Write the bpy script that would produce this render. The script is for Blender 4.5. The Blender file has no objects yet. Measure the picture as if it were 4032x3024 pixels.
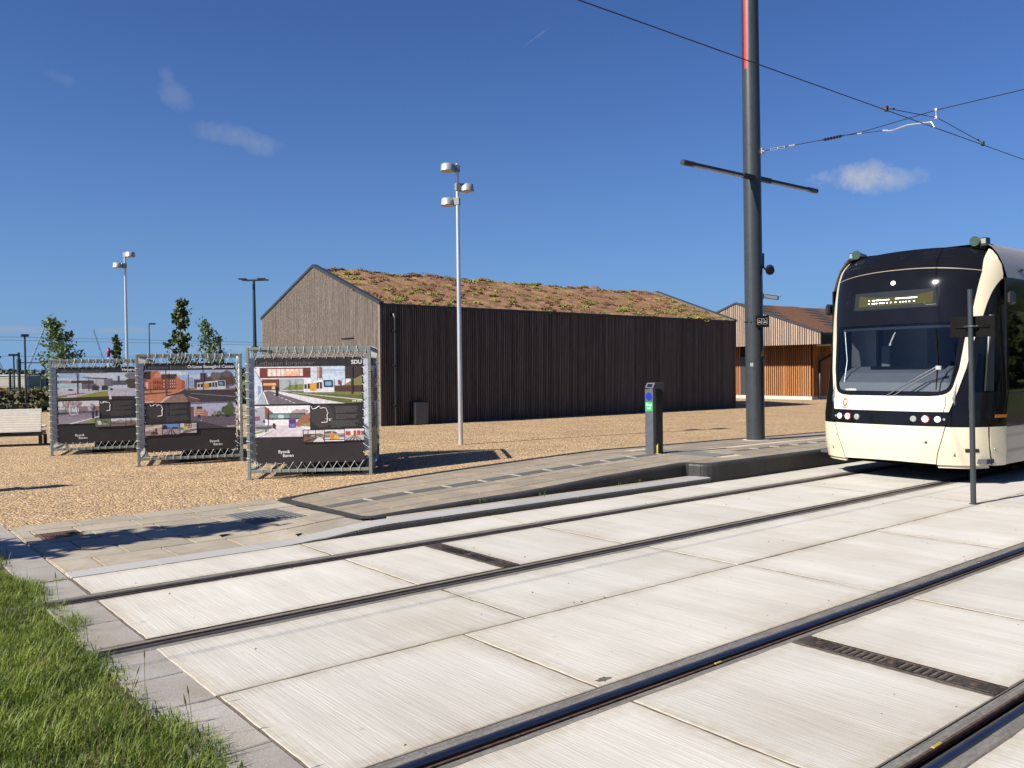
import bpy, bmesh, math, random
import numpy as np
from mathutils import Vector, Matrix
from math import radians as RD, sin, cos, pi
rng = random.Random(7)
SC = bpy.context.scene
COL = SC.collection

# ------------------------------------------------------------------ camera
cam_d = bpy.data.cameras.new('camera'); cam = bpy.data.objects.new('camera', cam_d); COL.objects.link(cam)
cam_d.sensor_width = 36.0; cam_d.lens = 3379.8 / 4032 * 36
cam_d.clip_start = 0.05; cam_d.clip_end = 3000
_r = Vector((0.77636261, -0.63016701, -0.01227355)); _u = Vector((0.02105683, 0.00646998, 0.99975735)); _f = Vector((0.62993469, 0.77643266, -0.01829237))
cm = Matrix(((_r.x, _u.x, -_f.x, 0), (_r.y, _u.y, -_f.y, 0), (_r.z, _u.z, -_f.z, 1.69734), (0, 0, 0, 1)))
cam.matrix_world = cm
SC.camera = cam

# ------------------------------------------------------------------ light
SUN_EL, SUN_AZ = RD(36.5), RD(173)            # azimuth counted from +X towards +Y
sun_dir = Vector((cos(SUN_EL) * cos(SUN_AZ), cos(SUN_EL) * sin(SUN_AZ), sin(SUN_EL)))
sd = bpy.data.lights.new('sun', 'SUN'); sun = bpy.data.objects.new('sun', sd); COL.objects.link(sun)
sd.energy = 4.7; sd.angle = RD(0.53); sd.color = (1.0, 0.93, 0.82)
sun.rotation_euler = (-sun_dir).to_track_quat('-Z', 'Y').to_euler()
sun.location = (0, 0, 60)

W = bpy.data.worlds.new('World'); SC.world = W; W.use_nodes = True
nt = W.node_tree; nt.nodes.clear()
def N(t, typ, **k):
    n = t.nodes.new(typ)
    for a, b in k.items(): setattr(n, a, b)
    return n
sky = N(nt, 'ShaderNodeTexSky', sky_type='NISHITA'); sky.sun_disc = False
sky.sun_elevation = SUN_EL; sky.sun_rotation = pi / 2 - SUN_AZ
sky.altitude = 0; sky.air_density = 1.0; sky.dust_density = 0.9; sky.ozone_density = 3.0
gam = N(nt, 'ShaderNodeGamma'); gam.inputs[1].default_value = 1.0
tint = N(nt, 'ShaderNodeMix', data_type='RGBA', blend_type='MULTIPLY'); tint.inputs[0].default_value = 1.0
tint.inputs[7].default_value = (0.285, 0.44, 0.79, 1)
nt.links.new(sky.outputs[0], gam.inputs[0]); nt.links.new(gam.outputs[0], tint.inputs[6])
wtc = N(nt, 'ShaderNodeTexCoord')
hz_s = N(nt, 'ShaderNodeSeparateXYZ'); nt.links.new(wtc.outputs['Generated'], hz_s.inputs[0])
hz_c = N(nt, 'ShaderNodeMath', operation='MAXIMUM'); nt.links.new(hz_s.outputs[2], hz_c.inputs[0]); hz_c.inputs[1].default_value = 0
hz_m = N(nt, 'ShaderNodeMath', operation='MULTIPLY'); nt.links.new(hz_c.outputs[0], hz_m.inputs[0]); hz_m.inputs[1].default_value = -6.5
hz_e = N(nt, 'ShaderNodeMath', operation='EXPONENT'); nt.links.new(hz_m.outputs[0], hz_e.inputs[0])
hz_f = N(nt, 'ShaderNodeMath', operation='MULTIPLY'); nt.links.new(hz_e.outputs[0], hz_f.inputs[0]); hz_f.inputs[1].default_value = .78
hz_x = N(nt, 'ShaderNodeMix', data_type='RGBA'); nt.links.new(hz_f.outputs[0], hz_x.inputs[0]); nt.links.new(tint.outputs[2], hz_x.inputs[6]); hz_x.inputs[7].default_value = (1.95, 3.75, 6.3, 1)
wcur = hz_x.outputs[2]
wno = N(nt, 'ShaderNodeTexNoise'); wno.inputs['Scale'].default_value = 16; wno.inputs['Detail'].default_value = 7; wno.inputs['Roughness'].default_value = .62
wno2 = N(nt, 'ShaderNodeTexNoise'); wno2.inputs['Scale'].default_value = 7; wno2.inputs['Detail'].default_value = 4
nt.links.new(wtc.outputs['Generated'], wno.inputs['Vector']); nt.links.new(wtc.outputs['Generated'], wno2.inputs['Vector'])
def wmath(op, a, b=None, c=None):
    n = N(nt, 'ShaderNodeMath', operation=op)
    for i, v in enumerate((a, b, c)):
        if v is None: continue
        if isinstance(v, (int, float)): n.inputs[i].default_value = v
        else: nt.links.new(v, n.inputs[i])
    return n.outputs[0]
def cloud(az, el, su, sv, tilt, op, col):
    global wcur
    a, e = RD(az), RD(el)
    d = Vector((cos(e) * cos(a), cos(e) * sin(a), sin(e))); rr = Vector((sin(a), -cos(a), 0)); uu = rr.cross(d)
    t = RD(tilt); r2 = rr * cos(t) + uu * sin(t); u2 = uu * cos(t) - rr * sin(t)
    def dot(v):
        n = N(nt, 'ShaderNodeVectorMath', operation='DOT_PRODUCT'); nt.links.new(wtc.outputs['Generated'], n.inputs[0]); n.inputs[1].default_value = v
        return n.outputs['Value']
    x = wmath('DIVIDE', dot(r2), sin(RD(su))); y = wmath('DIVIDE', dot(u2), sin(RD(sv)))
    q = wmath('ADD', wmath('MULTIPLY', x, x), wmath('MULTIPLY', y, y))
    front = wmath('GREATER_THAN', dot(d), 0.5)
    s = wmath('ADD', wmath('SUBTRACT', 1.0, q), wmath('MULTIPLY', wmath('SUBTRACT', wno.outputs[0], .5), 5.6))
    s = wmath('ADD', s, wmath('MULTIPLY', wmath('SUBTRACT', wno2.outputs[0], .5), 2.0))
    k = wmath('MULTIPLY', s, .75); k.node.use_clamp = True
    k = wmath('MULTIPLY', k, wmath('MULTIPLY', front, op))
    m = N(nt, 'ShaderNodeMix', data_type='RGBA'); nt.links.new(k, m.inputs[0]); nt.links.new(wcur, m.inputs[6]); m.inputs[7].default_value = (*col, 1)
    wcur = m.outputs[2]
CW = (4.3, 4.4, 4.7)
cloud(29.8, 11.6, 2.9, 1.0, 3, .72, CW); cloud(27.0, 11.1, 3.0, .75, 2, .45, CW)
cloud(68.0, 14.4, 2.6, .75, -12, .19, CW); cloud(72.1, 16.7, 1.1, .65, -38, .13, CW); cloud(78.4, 16.9, 1.0, .45, -12, .09, CW); cloud(72.6, 17.8, .5, .45, -30, .12, CW)
cloud(80.6, 2.6, 2.4, .22, 0, .5, (2.75, 3.05, 4.0)); cloud(75.4, 2.6, 1.7, .2, 0, .5, (2.75, 3.05, 4.0)); cloud(49.1, 20.9, 1.2, .07, 33, .2, CW)
cloud(70.5, 1.5, 3.2, .3, 0, .3, (3.2, 3.7, 4.6))
bg = N(nt, 'ShaderNodeBackground'); bg.inputs[1].default_value = 0.056
wo = N(nt, 'ShaderNodeOutputWorld'); nt.links.new(wcur, bg.inputs[0]); nt.links.new(bg.outputs[0], wo.inputs[0])

SC.view_settings.view_transform = 'Standard'; SC.view_settings.look = 'None'; SC.view_settings.gamma = 1.0
SC.view_settings.use_curve_mapping = False; SC.view_settings.exposure = 1.17

# ------------------------------------------------------------------ helpers
WM = {}
def s2l(c):
    return tuple(((v / 255) / 12.92 if v <= 10 else (((v / 255) + .055) / 1.055) ** 2.4) for v in c)
def link(o, parent=None):
    COL.objects.link(o)
    if parent is not None: o.parent = parent
    return o
def tag(o, label=None, cat=None, group=None, kind=None):
    if label: o['label'] = label
    if cat: o['category'] = cat
    if group: o['group'] = group
    if kind: o['kind'] = kind
    return o
def thing(name, label, cat, loc=(0, 0, 0), rz=0.0, group=None, rot=None):
    o = bpy.data.objects.new(name, None); o.empty_display_size = .2
    o.location = loc; o.rotation_euler = rot if rot else (0, 0, rz)
    WM[o.name] = Matrix.LocRotScale(Vector(loc), o.rotation_euler, None)
    link(o); tag(o, label, cat, group)
    return o
def structure(name):
    o = bpy.data.objects.new(name, None); WM[o.name] = Matrix.Identity(4); link(o); o['kind'] = 'structure'; return o

class MB:
    def __init__(s): s.v = []; s.f = []; s.m = []; s.s = []
    def add(s, vs, fs, mi=0, sm=False):
        b = len(s.v); s.v += [tuple(v) for v in vs]
        for f in fs: s.f.append(tuple(b + i for i in f)); s.m.append(mi); s.s.append(sm)
    def box(s, lo, hi, mi=0, M=None):
        x0, y0, z0 = lo; x1, y1, z1 = hi
        vs = [(x0, y0, z0), (x1, y0, z0), (x1, y1, z0), (x0, y1, z0), (x0, y0, z1), (x1, y0, z1), (x1, y1, z1), (x0, y1, z1)]
        if M is not None: vs = [M @ Vector(v) for v in vs]
        s.add(vs, [(0, 3, 2, 1), (4, 5, 6, 7), (0, 1, 5, 4), (1, 2, 6, 5), (2, 3, 7, 6), (3, 0, 4, 7)], mi)
    def cbox(s, lo, hi, c=.01, mi=0, M=None, seg=1):
        bm = bmesh.new(); bmesh.ops.create_cube(bm, size=1)
        for v in bm.verts: v.co = Vector([(lo[i] + hi[i]) / 2 + v.co[i] * (hi[i] - lo[i]) for i in range(3)])
        bmesh.ops.bevel(bm, geom=list(bm.edges), offset=c, segments=seg, affect='EDGES', profile=.5)
        bm.verts.index_update()
        vs = [(M @ v.co if M is not None else v.co.copy()) for v in bm.verts]
        s.add(vs, [[v.index for v in f.verts] for f in bm.faces], mi, False); bm.free()
    def tube(s, pts, r, n=8, mi=0, caps=True, sm=True):
        pts = [Vector(p) for p in pts]; k = len(pts); rs = r if isinstance(r, (list, tuple)) else [r] * k
        vs = []; prev = None
        for i, p in enumerate(pts):
            t = (pts[min(i + 1, k - 1)] - pts[max(i - 1, 0)])
            if t.length < 1e-9: t = Vector((0, 0, 1))
            t.normalize()
            if prev is None:
                a = Vector((0, 0, 1)) if abs(t.z) < .9 else Vector((1, 0, 0))
                n1 = t.cross(a).normalized()
            else:
                n1 = prev - t * prev.dot(t)
                n1 = n1.normalized() if n1.length > 1e-6 else t.orthogonal().normalized()
            prev = n1; n2 = t.cross(n1)
            for j in range(n):
                a = 2 * pi * j / n; vs.append(p + (n1 * cos(a) + n2 * sin(a)) * rs[i])
        fs = []
        for i in range(k - 1):
            for j in range(n): fs.append((i * n + j, i * n + (j + 1) % n, (i + 1) * n + (j + 1) % n, (i + 1) * n + j))
        s.add(vs, fs, mi, sm)
        if caps:
            s.add([vs[j] for j in range(n)], [tuple(reversed(range(n)))], mi); s.add([vs[(k - 1) * n + j] for j in range(n)], [tuple(range(n))], mi)
    def prism(s, poly, d, mi=0):                # poly: list of 3d points, d: extrusion vector
        n = len(poly); d = Vector(d); a = [Vector(p) for p in poly]; b = [p + d for p in a]
        s.add(a + b, [tuple(range(n)), tuple(reversed(range(n, 2 * n)))] + [(i, i + n, (i + 1) % n + n, (i + 1) % n) for i in range(n)], mi)
    def grid(s, nu, nv, fn, mi=0, sm=True, flip=False):
        vs = [fn(i / nu, j / nv) for j in range(nv + 1) for i in range(nu + 1)]
        fs = []
        for j in range(nv):
            for i in range(nu):
                a = j * (nu + 1) + i; q = (a, a + 1, a + nu + 2, a + nu + 1)
                fs.append(q[::-1] if flip else q)
        s.add(vs, fs, mi, sm)
    def build(s, name, mats, parent=None, inst_world=None):
        if not isinstance(mats, (list, tuple)): mats = [mats]
        vs = s.v
        if parent is not None and parent.name in WM:
            Mi = WM[parent.name].inverted(); vs = [tuple(Mi @ Vector(v)) for v in s.v]
        me = bpy.data.meshes.new(name); me.from_pydata(vs, [], s.f)
        for m in mats: me.materials.append(m)
        me.polygons.foreach_set('material_index', s.m); me.polygons.foreach_set('use_smooth', s.s)
        me.update()
        o = bpy.data.objects.new(name, me); link(o, parent)
        if parent is not None and parent.name in WM: WM[o.name] = WM[parent.name]
        else: WM[o.name] = Matrix.Identity(4)
        return o
def mesh_np(name, vs, fs, mat, parent=None, smooth=False):
    me = bpy.data.meshes.new(name)
    me.vertices.add(len(vs)); me.vertices.foreach_set('co', np.asarray(vs, np.float32).ravel())
    fs = np.asarray(fs, np.int32); k = fs.shape[1]
    me.loops.add(fs.size); me.loops.foreach_set('vertex_index', fs.ravel())
    me.polygons.add(len(fs)); me.polygons.foreach_set('loop_start', np.arange(0, fs.size, k, dtype=np.int32))
    me.materials.append(mat); me.update(calc_edges=True)
    if smooth: me.polygons.foreach_set('use_smooth', [True] * len(fs))
    o = bpy.data.objects.new(name, me); link(o, parent); return o

# ------------------------------------------------------------------ materials
ALB = .74                                     # all paints and stones are a little darker than first measured
def mat(name, col, rough=.6, metal=0., var=.12, scale=6., col2=None, bump=0., bscale=60., coat=0., spec=.5, objrand=0., stretch=None, detail=4, local=False, emit=None, contrast=.3):
    if metal < .5 and not emit:
        col = tuple(c * ALB for c in col); col2 = tuple(c * ALB for c in col2) if col2 else None
    m = bpy.data.materials.new(name); m.use_nodes = True; t = m.node_tree; b = t.nodes['Principled BSDF']
    b.inputs['Roughness'].default_value = rough; b.inputs['Metallic'].default_value = metal
    b.inputs['Specular IOR Level'].default_value = spec; b.inputs['Coat Weight'].default_value = coat
    b.inputs['Coat Roughness'].default_value = .04
    if local: pos = N(t, 'ShaderNodeTexCoord').outputs['Object']
    else: pos = N(t, 'ShaderNodeNewGeometry').outputs['Position']
    if stretch:
        mp = N(t, 'ShaderNodeMapping'); mp.inputs['Scale'].default_value = stretch; t.links.new(pos, mp.inputs['Vector']); pos = mp.outputs[0]
    no = N(t, 'ShaderNodeTexNoise'); no.inputs['Scale'].default_value = scale; no.inputs['Detail'].default_value = detail; no.inputs['Roughness'].default_value = .6
    t.links.new(pos, no.inputs['Vector'])
    rp = N(t, 'ShaderNodeValToRGB'); rp.color_ramp.elements[0].position = .5 - contrast / 2; rp.color_ramp.elements[1].position = .5 + contrast / 2
    c2 = col2 if col2 else tuple(min(1, c * (1 + var)) for c in col); c1 = col if col2 else tuple(c * (1 - var) for c in col)
    rp.color_ramp.elements[0].color = (*c1, 1); rp.color_ramp.elements[1].color = (*c2, 1)
    t.links.new(no.outputs[0], rp.inputs[0]); out = rp.outputs[0]
    if objrand:
        oi = N(t, 'ShaderNodeObjectInfo'); mr = N(t, 'ShaderNodeMapRange'); mr.inputs[3].default_value = 1 - objrand; mr.inputs[4].default_value = 1 + objrand
        t.links.new(oi.outputs['Random'], mr.inputs[0])
        mx = N(t, 'ShaderNodeMix', data_type='RGBA', blend_type='MULTIPLY'); mx.inputs[0].default_value = 1
        t.links.new(out, mx.inputs[6]); t.links.new(mr.outputs[0], mx.inputs[7]); out = mx.outputs[2]
    t.links.new(out, b.inputs['Base Color'])
    if bump:
        n2 = N(t, 'ShaderNodeTexNoise'); n2.inputs['Scale'].default_value = bscale; n2.inputs['Detail'].default_value = 3; t.links.new(pos, n2.inputs['Vector'])
        bp = N(t, 'ShaderNodeBump'); bp.inputs['Strength'].default_value = bump; bp.inputs['Distance'].default_value = .02
        t.links.new(n2.outputs[0], bp.inputs['Height']); t.links.new(bp.outputs[0], b.inputs['Normal'])
    if emit:
        b.inputs['Emission Color'].default_value = (*emit[0], 1); b.inputs['Emission Strength'].default_value = emit[1]
    m['_out'] = ''
    return m
def mul_layer(m, make):                         # multiply base colour by a factor socket built by make(tree)->socket
    t = m.node_tree; b = t.nodes['Principled BSDF']; l = b.inputs['Base Color'].links[0]; src = l.from_socket
    f = make(t); mx = N(t, 'ShaderNodeMix', data_type='RGBA', blend_type='MULTIPLY'); mx.inputs[0].default_value = 1
    t.links.new(src, mx.inputs[6]); t.links.new(f, mx.inputs[7]); t.links.new(mx.outputs[2], b.inputs['Base Color'])
def noise_fac(scale, lo, hi, c0=.35, c1=.65, stretch=None, detail=5):
    def mk(t):
        pos = N(t, 'ShaderNodeNewGeometry').outputs['Position']
        if stretch:
            mp = N(t, 'ShaderNodeMapping'); mp.inputs['Scale'].default_value = stretch; t.links.new(pos, mp.inputs['Vector']); pos = mp.outputs[0]
        n = N(t, 'ShaderNodeTexNoise'); n.inputs['Scale'].default_value = scale; n.inputs['Detail'].default_value = detail; t.links.new(pos, n.inputs['Vector'])
        r = N(t, 'ShaderNodeValToRGB'); r.color_ramp.elements[0].position = c0; r.color_ramp.elements[1].position = c1
        lo3 = lo if isinstance(lo, tuple) else (lo,) * 3; hi3 = hi if isinstance(hi, tuple) else (hi,) * 3
        r.color_ramp.elements[0].color = (*lo3, 1); r.color_ramp.elements[1].color = (*hi3, 1)
        t.links.new(n.outputs[0], r.inputs[0]); return r.outputs[0]
    return mk
def edge_fac(col, scale=9):
    def mk(t):
        a = N(t, 'ShaderNodeAttribute', attribute_name='edge'); pos = N(t, 'ShaderNodeNewGeometry').outputs['Position']
        n = N(t, 'ShaderNodeTexNoise'); n.inputs['Scale'].default_value = scale; n.inputs['Detail'].default_value = 6; t.links.new(pos, n.inputs['Vector'])
        m1 = N(t, 'ShaderNodeMath', operation='MULTIPLY'); t.links.new(a.outputs['Fac'], m1.inputs[0]); t.links.new(n.outputs[0], m1.inputs[1])
        r = N(t, 'ShaderNodeValToRGB'); r.color_ramp.elements[0].position = .12; r.color_ramp.elements[1].position = .55
        r.color_ramp.elements[0].color = (1, 1, 1, 1); r.color_ramp.elements[1].color = (*col, 1)
        t.links.new(m1.outputs[0], r.inputs[0]); return r.outputs[0]
    return mk

m_conc = mat('brushed_concrete', (.56, .545, .505), .85, var=.06, scale=1.3, objrand=.06, bump=.2, bscale=26, stretch=(3.2, .12, 1), detail=6)
mul_layer(m_conc, noise_fac(46, (.92, .92, .92), (1.02, 1.02, 1.01), .3, .6, (1, .035, 1)))
mul_layer(m_conc, noise_fac(1.1, (.90, .88, .85), (1.03, 1.03, 1.03), .3, .65))
mul_layer(m_conc, noise_fac(.75, (.93, .91, .87), (1.0, 1.0, 1.0), .30, .46))
mul_layer(m_conc, noise_fac(11, (.80, .76, .70), (1.0, 1.0, 1.0), .24, .31))
mul_layer(m_conc, noise_fac(150, (.8, .79, .77), (1, 1, 1), .26, .36, None, 2))
mul_layer(m_conc, edge_fac((.80, .74, .65), 16))
m_gran = mat('grey_granite', (.34, .325, .305), .7, var=.3, scale=140, bump=.12, bscale=120, objrand=.10, contrast=.5)
mul_layer(m_gran, noise_fac(2.5, (.86, .80, .72), (1.06, 1.06, 1.06), .35, .65))
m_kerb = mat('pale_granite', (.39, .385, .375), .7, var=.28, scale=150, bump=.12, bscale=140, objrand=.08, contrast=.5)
m_kerbf = mat('shaded_granite_face', (.10, .095, .09), .8, var=.3, scale=60, bump=.15, bscale=90)  # kerb front: its shade is painted in as a darker granite colour
m_pave = mat('beige_grey_paving', (.29, .248, .19), .8, var=.08, scale=9, bump=.06, bscale=120, objrand=.13)
mul_layer(m_pave, noise_fac(2.2, (.88, .86, .82), (1.05, 1.05, 1.05)))
mul_layer(m_pave, edge_fac((.8, .76, .68), 14))
m_pave2 = mat('grey_paving', (.365, .322, .255), .8, var=.08, scale=9, bump=.06, bscale=120, objrand=.12)
mul_layer(m_pave2, noise_fac(2.0, (.86, .85, .83), (1.06, 1.06, 1.06)))
mul_layer(m_pave2, edge_fac((.8, .76, .68), 14))
m_tact = mat('dark_tactile', (.095, .098, .10), .75, var=.12, scale=30, objrand=.08)
m_tact_l = mat('light_tactile_bar', (.15, .155, .155), .75, var=.12, scale=30)
m_sandbar = mat('pale_guide_bar', (.30, .29, .27), .75, var=.12, scale=30)
m_darkkerb = mat('dark_stone_kerb', (.034, .034, .034), .6, var=.25, scale=40, bump=.1, bscale=90)
mul_layer(m_darkkerb, noise_fac(1.7, (.75, .75, .75), (1.5, 1.45, 1.4), .4, .75))
m_joint = mat('brown_joint_filler', (.115, .092, .072), .9, var=.3, scale=30)
m_sand = mat('pale_joint_sand', (.52, .46, .36), .95, var=.2, scale=40)
m_rail = mat('worn_rail_steel', (.22, .21, .205), .33, 1.0, var=.15, scale=8)
m_rail2 = mat('dull_rail_steel', (.085, .075, .068), .5, .6, var=.25, scale=10)
m_railrust = mat('rusty_rail_side', (.10, .06, .04), .75, .3, var=.4, scale=30)
m_rubber = mat('grey_rail_sealant', (.165, .155, .14), .8, var=.25, scale=12, stretch=(.3, 3, 1))
mul_layer(m_rubber, noise_fac(60, .8, 1.2))
m_groove = mat('black_groove', (.006, .006, .005), .95, var=.3, scale=20, spec=.05)
m_yel2 = mat('worn_yellow_paint', (.42, .30, .06), .7, var=.3, scale=60)
m_iron = mat('cast_iron', (.060, .054, .048), .6, .35, var=.35, scale=26, bump=.2, bscale=90)
mul_layer(m_iron, noise_fac(5, (.8, .7, .62), (1.35, 1.2, 1.1)))
m_rust = mat('rusty_cover', (.12, .066, .048), .85, .2, var=.4, scale=60, bump=.4, bscale=110)
m_dirt = mat('dry_soil', (.13, .10, .065), .95, var=.35, scale=14, bump=.4, bscale=40)
def gravel_mat():
    m = mat('tan_gravel', (.445, .325, .19), .9, var=.1, scale=.8, detail=3)
    t = m.node_tree; b = t.nodes['Principled BSDF']; pos = N(t, 'ShaderNodeNewGeometry').outputs['Position']
    hs = []
    for sc, w in ((34, 1.0), (62, .8)):
        v = N(t, 'ShaderNodeTexVoronoi'); v.inputs['Scale'].default_value = sc; t.links.new(pos, v.inputs['Vector']); hs.append(v)
    r = N(t, 'ShaderNodeValToRGB'); e = r.color_ramp.elements; e[0].position = 0; e[0].color = (.42, .36, .30, 1); e[1].position = 1; e[1].color = (1.75, 1.7, 1.65, 1)
    e2 = r.color_ramp.elements.new(.45); e2.color = (.95, .92, .88, 1); e3 = r.color_ramp.elements.new(.8); e3.color = (1.2, 1.18, 1.12, 1)
    sx = N(t, 'ShaderNodeSeparateColor'); t.links.new(hs[0].outputs['Color'], sx.inputs[0]); t.links.new(sx.outputs[0], r.inputs[0])
    mul_layer(m, lambda t_: r.outputs[0])
    r2 = N(t, 'ShaderNodeValToRGB'); r2.color_ramp.elements[0].color = (.6, .55, .5, 1); r2.color_ramp.elements[1].color = (1.25, 1.25, 1.25, 1)
    s2 = N(t, 'ShaderNodeSeparateColor'); t.links.new(hs[1].outputs['Color'], s2.inputs[0]); t.links.new(s2.outputs[1], r2.inputs[0])
    mul_layer(m, lambda t_: r2.outputs[0])
    bp = N(t, 'ShaderNodeBump'); bp.inputs['Strength'].default_value = .9; bp.inputs['Distance'].default_value = .02; bp.invert = True
    t.links.new(hs[0].outputs['Distance'], bp.inputs['Height']); t.links.new(bp.outputs[0], b.inputs['Normal'])
    return m
m_gravel = gravel_mat()
m_pebble = mat('loose_pebble', (.36, .27, .17), .85, var=.4, scale=40)
m_grit = mat('dark_grit', (.10, .085, .07), .9, var=.4, scale=40)
m_galv = mat('galvanised_steel', (.25, .29, .272), .5, .3, var=.16, scale=22, detail=5, contrast=.5)
m_alu = mat('brushed_aluminium', (.56, .57, .58), .35, .7, var=.07, scale=10, stretch=(1, 1, .2))
m_alu2 = mat('dull_aluminium', (.36, .37, .38), .42, .5, var=.08, scale=10)
m_aludark = mat('dark_aluminium', (.10, .11, .13), .45, .5, var=.1, scale=10)
m_lens = mat('frosted_lamp_lens', (.62, .6, .52), .5, var=.05)
m_anth = mat('anthracite_paint', (.036, .043, .049), .34, .0, var=.1, scale=9, spec=.5)
m_black = mat('black_paint', (.014, .014, .015), .4, var=.15, scale=10)
m_blackmat = mat('matt_black', (.008, .008, .008), .9, var=.2, scale=10, spec=.08)
m_red = mat('red_reflective', (.62, .02, .035), .4, var=.06, scale=10)
m_white = mat('white_plastic', (.78, .78, .76), .5, var=.04)
m_rope = mat('white_cord', (.55, .56, .53), .8, var=.1, scale=60)
m_banner = mat('dark_banner_pvc', (.027, .023, .024), .42, var=.12, scale=5, bump=.10, bscale=5)
m_bannerback = mat('pale_banner_back', (.50, .53, .62), .6, var=.14, scale=3, bump=.05, bscale=4)
m_ink_w = mat('white_print', (.80, .80, .80), .5, var=.03); m_ink_g = mat('grey_print', (.115, .108, .105), .5, var=.05); m_ink_t = mat('grey_text_print', (.13, .125, .12), .5, var=.05)
m_ink_c = mat('brown_map_disc', (.048, .040, .039), .5, var=.06)
m_wood = mat('weathered_wood_slat', (.17, .135, .105), .8, var=.3, scale=3.0, stretch=(6, 6, .5), objrand=.16, detail=6, contrast=.5)
mul_layer(m_wood, noise_fac(18, (.85, .82, .78), (1.3, 1.3, 1.3), .45, .8, (1, 1, .25)))
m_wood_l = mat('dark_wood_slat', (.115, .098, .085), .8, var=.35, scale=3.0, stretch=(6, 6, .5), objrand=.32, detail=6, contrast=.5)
m_wood2 = mat('pale_larch_slat', (.34, .25, .19), .75, var=.25, scale=3.0, stretch=(6, 6, .5), objrand=.22, detail=6, contrast=.5)
m_cedar = mat('orange_cedar_slat', (.36, .14, .033), .65, var=.25, scale=3.0, stretch=(6, 6, .5), objrand=.22, detail=6, contrast=.5)
m_membrane = mat('black_membrane', (.012, .011, .010), .9, var=.2)
m_flash = mat('dark_zinc_flashing', (.05, .055, .065), .45, .4, var=.1)
m_sedum = mat('brown_sedum', (.085, .048, .024), .95, col2=(.36, .225, .125), scale=24, detail=7, bump=.8, bscale=30, contrast=.45)
mul_layer(m_sedum, noise_fac(1.2, (.85, .75, .65), (1.25, 1.2, 1.1), .35, .65))
mul_layer(m_sedum, noise_fac(5, (.7, .55, .5), (1.15, 1.1, 1.05), .36, .55))
m_sedum2 = mat('red_brown_sedum', (.075, .026, .010), .95, col2=(.19, .075, .025), scale=9, detail=7, bump=.8, bscale=30, contrast=.45)
m_tuft = mat('green_sedum_tuft', (.085, .12, .018), .8, col2=(.34, .32, .03), scale=1.6, contrast=.5)
m_tuftb = mat('dry_sedum_tuft', (.10, .05, .02), .9, col2=(.25, .135, .055), scale=3, contrast=.5)
m_found = mat('concrete_plinth', (.50, .48, .44), .85, var=.08, scale=5)
def leafmat(name, c1, c2, trans=.25, scale=4):
    m = mat(name, c1, .55, col2=c2, scale=scale, contrast=.5, spec=.3); t = m.node_tree; b = t.nodes['Principled BSDF']
    tr = N(t, 'ShaderNodeBsdfTranslucent'); mx = N(t, 'ShaderNodeMixShader'); mx.inputs[0].default_value = trans
    t.links.new(b.inputs['Base Color'].links[0].from_socket, tr.inputs[0]); o = t.nodes['Material Output']
    t.links.new(b.outputs[0], mx.inputs[1]); t.links.new(tr.outputs[0], mx.inputs[2]); t.links.new(mx.outputs[0], o.inputs[0]); return m
m_grass = leafmat('grass_blade', (.075, .15, .016), (.32, .40, .06), .38, 2.6)
m_grassdry = leafmat('dry_grass_blade', (.20, .17, .07), (.30, .25, .12), .25, 4)
m_weed = leafmat('weed_leaf', (.06, .11, .03), (.13, .18, .06), .3, 6)
m_bigleaf = leafmat('broad_weed_leaf', (.14, .23, .06), (.22, .30, .10), .3, 6)
m_leaf_d = leafmat('dark_leaf', (.03, .06, .014), (.085, .125, .025), .2, 3)
m_leaf_m = leafmat('mid_green_leaf', (.05, .075, .025), (.12, .15, .055), .25, 2.5)
m_leaf_p = leafmat('pale_silver_leaf', (.07, .125, .05), (.19, .27, .11), .25, 2.5)
m_forest = leafmat('far_wood_leaf', (.035, .055, .022), (.08, .10, .04), .1, .25)
m_hedge = leafmat('shrub_leaf', (.035, .05, .014), (.11, .085, .03), .15, .5)
m_bark = mat('brown_bark', (.09, .065, .045), .9, var=.3, scale=20)
m_field = mat('far_grass', (.075, .115, .022), .95, col2=(.13, .15, .04), scale=.35, detail=6, bump=.3, bscale=8)
m_asph = mat('asphalt', (.06, .06, .062), .85, var=.2, scale=8)
m_cream = mat('cream_tram_paint', (.74, .665, .49), .22, var=.01, scale=1, coat=.35)
m_creamlip = mat('cream_trim', (.66, .58, .44), .25, var=.02, coat=.3)
m_champ = mat('champagne_strip', (.40, .35, .26), .25, .6, var=.02)
m_tblack = mat('gloss_black', (.007, .007, .008), .07, var=.1, scale=3, coat=.0, spec=.28)
m_tgrey = mat('silver_grey_gloss', (.30, .29, .27), .18, .25, var=.03, coat=.5)
m_troof = mat('grey_roof_paint', (.36, .345, .32), .35, var=.03)
m_gap = mat('panel_gap', (.03, .027, .022), .8, var=.1)
m_dash = mat('grey_dashboard', (.085, .095, .112), .55, var=.05, bump=.03, bscale=200)
m_inside = mat('pale_interior_panel', (.40, .42, .43), .6, var=.05)
m_insdark = mat('dark_interior', (.045, .052, .065), .7, var=.1)
m_insblue = mat('blue_interior', (.03, .05, .09), .7, var=.1)
m_skin = mat('skin', (.36, .21, .15), .5, var=.06); m_shirt = mat('pale_blue_shirt', (.12, .16, .24), .8, var=.08, scale=8); m_jacket = mat('dark_jacket', (.015, .015, .018), .8, var=.1); m_hair = mat('dark_hair', (.03, .02, .015), .6, var=.2); m_hiviz = mat('yellow_hi_vis', (.55, .62, .02), .7, var=.05)
m_olive = mat('olive_display', (.052, .051, .019), .7, var=.1, scale=30, spec=.05); m_dispgrey = mat('display_bezel', (.018, .023, .029), .7, var=.05, spec=.08)
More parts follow.
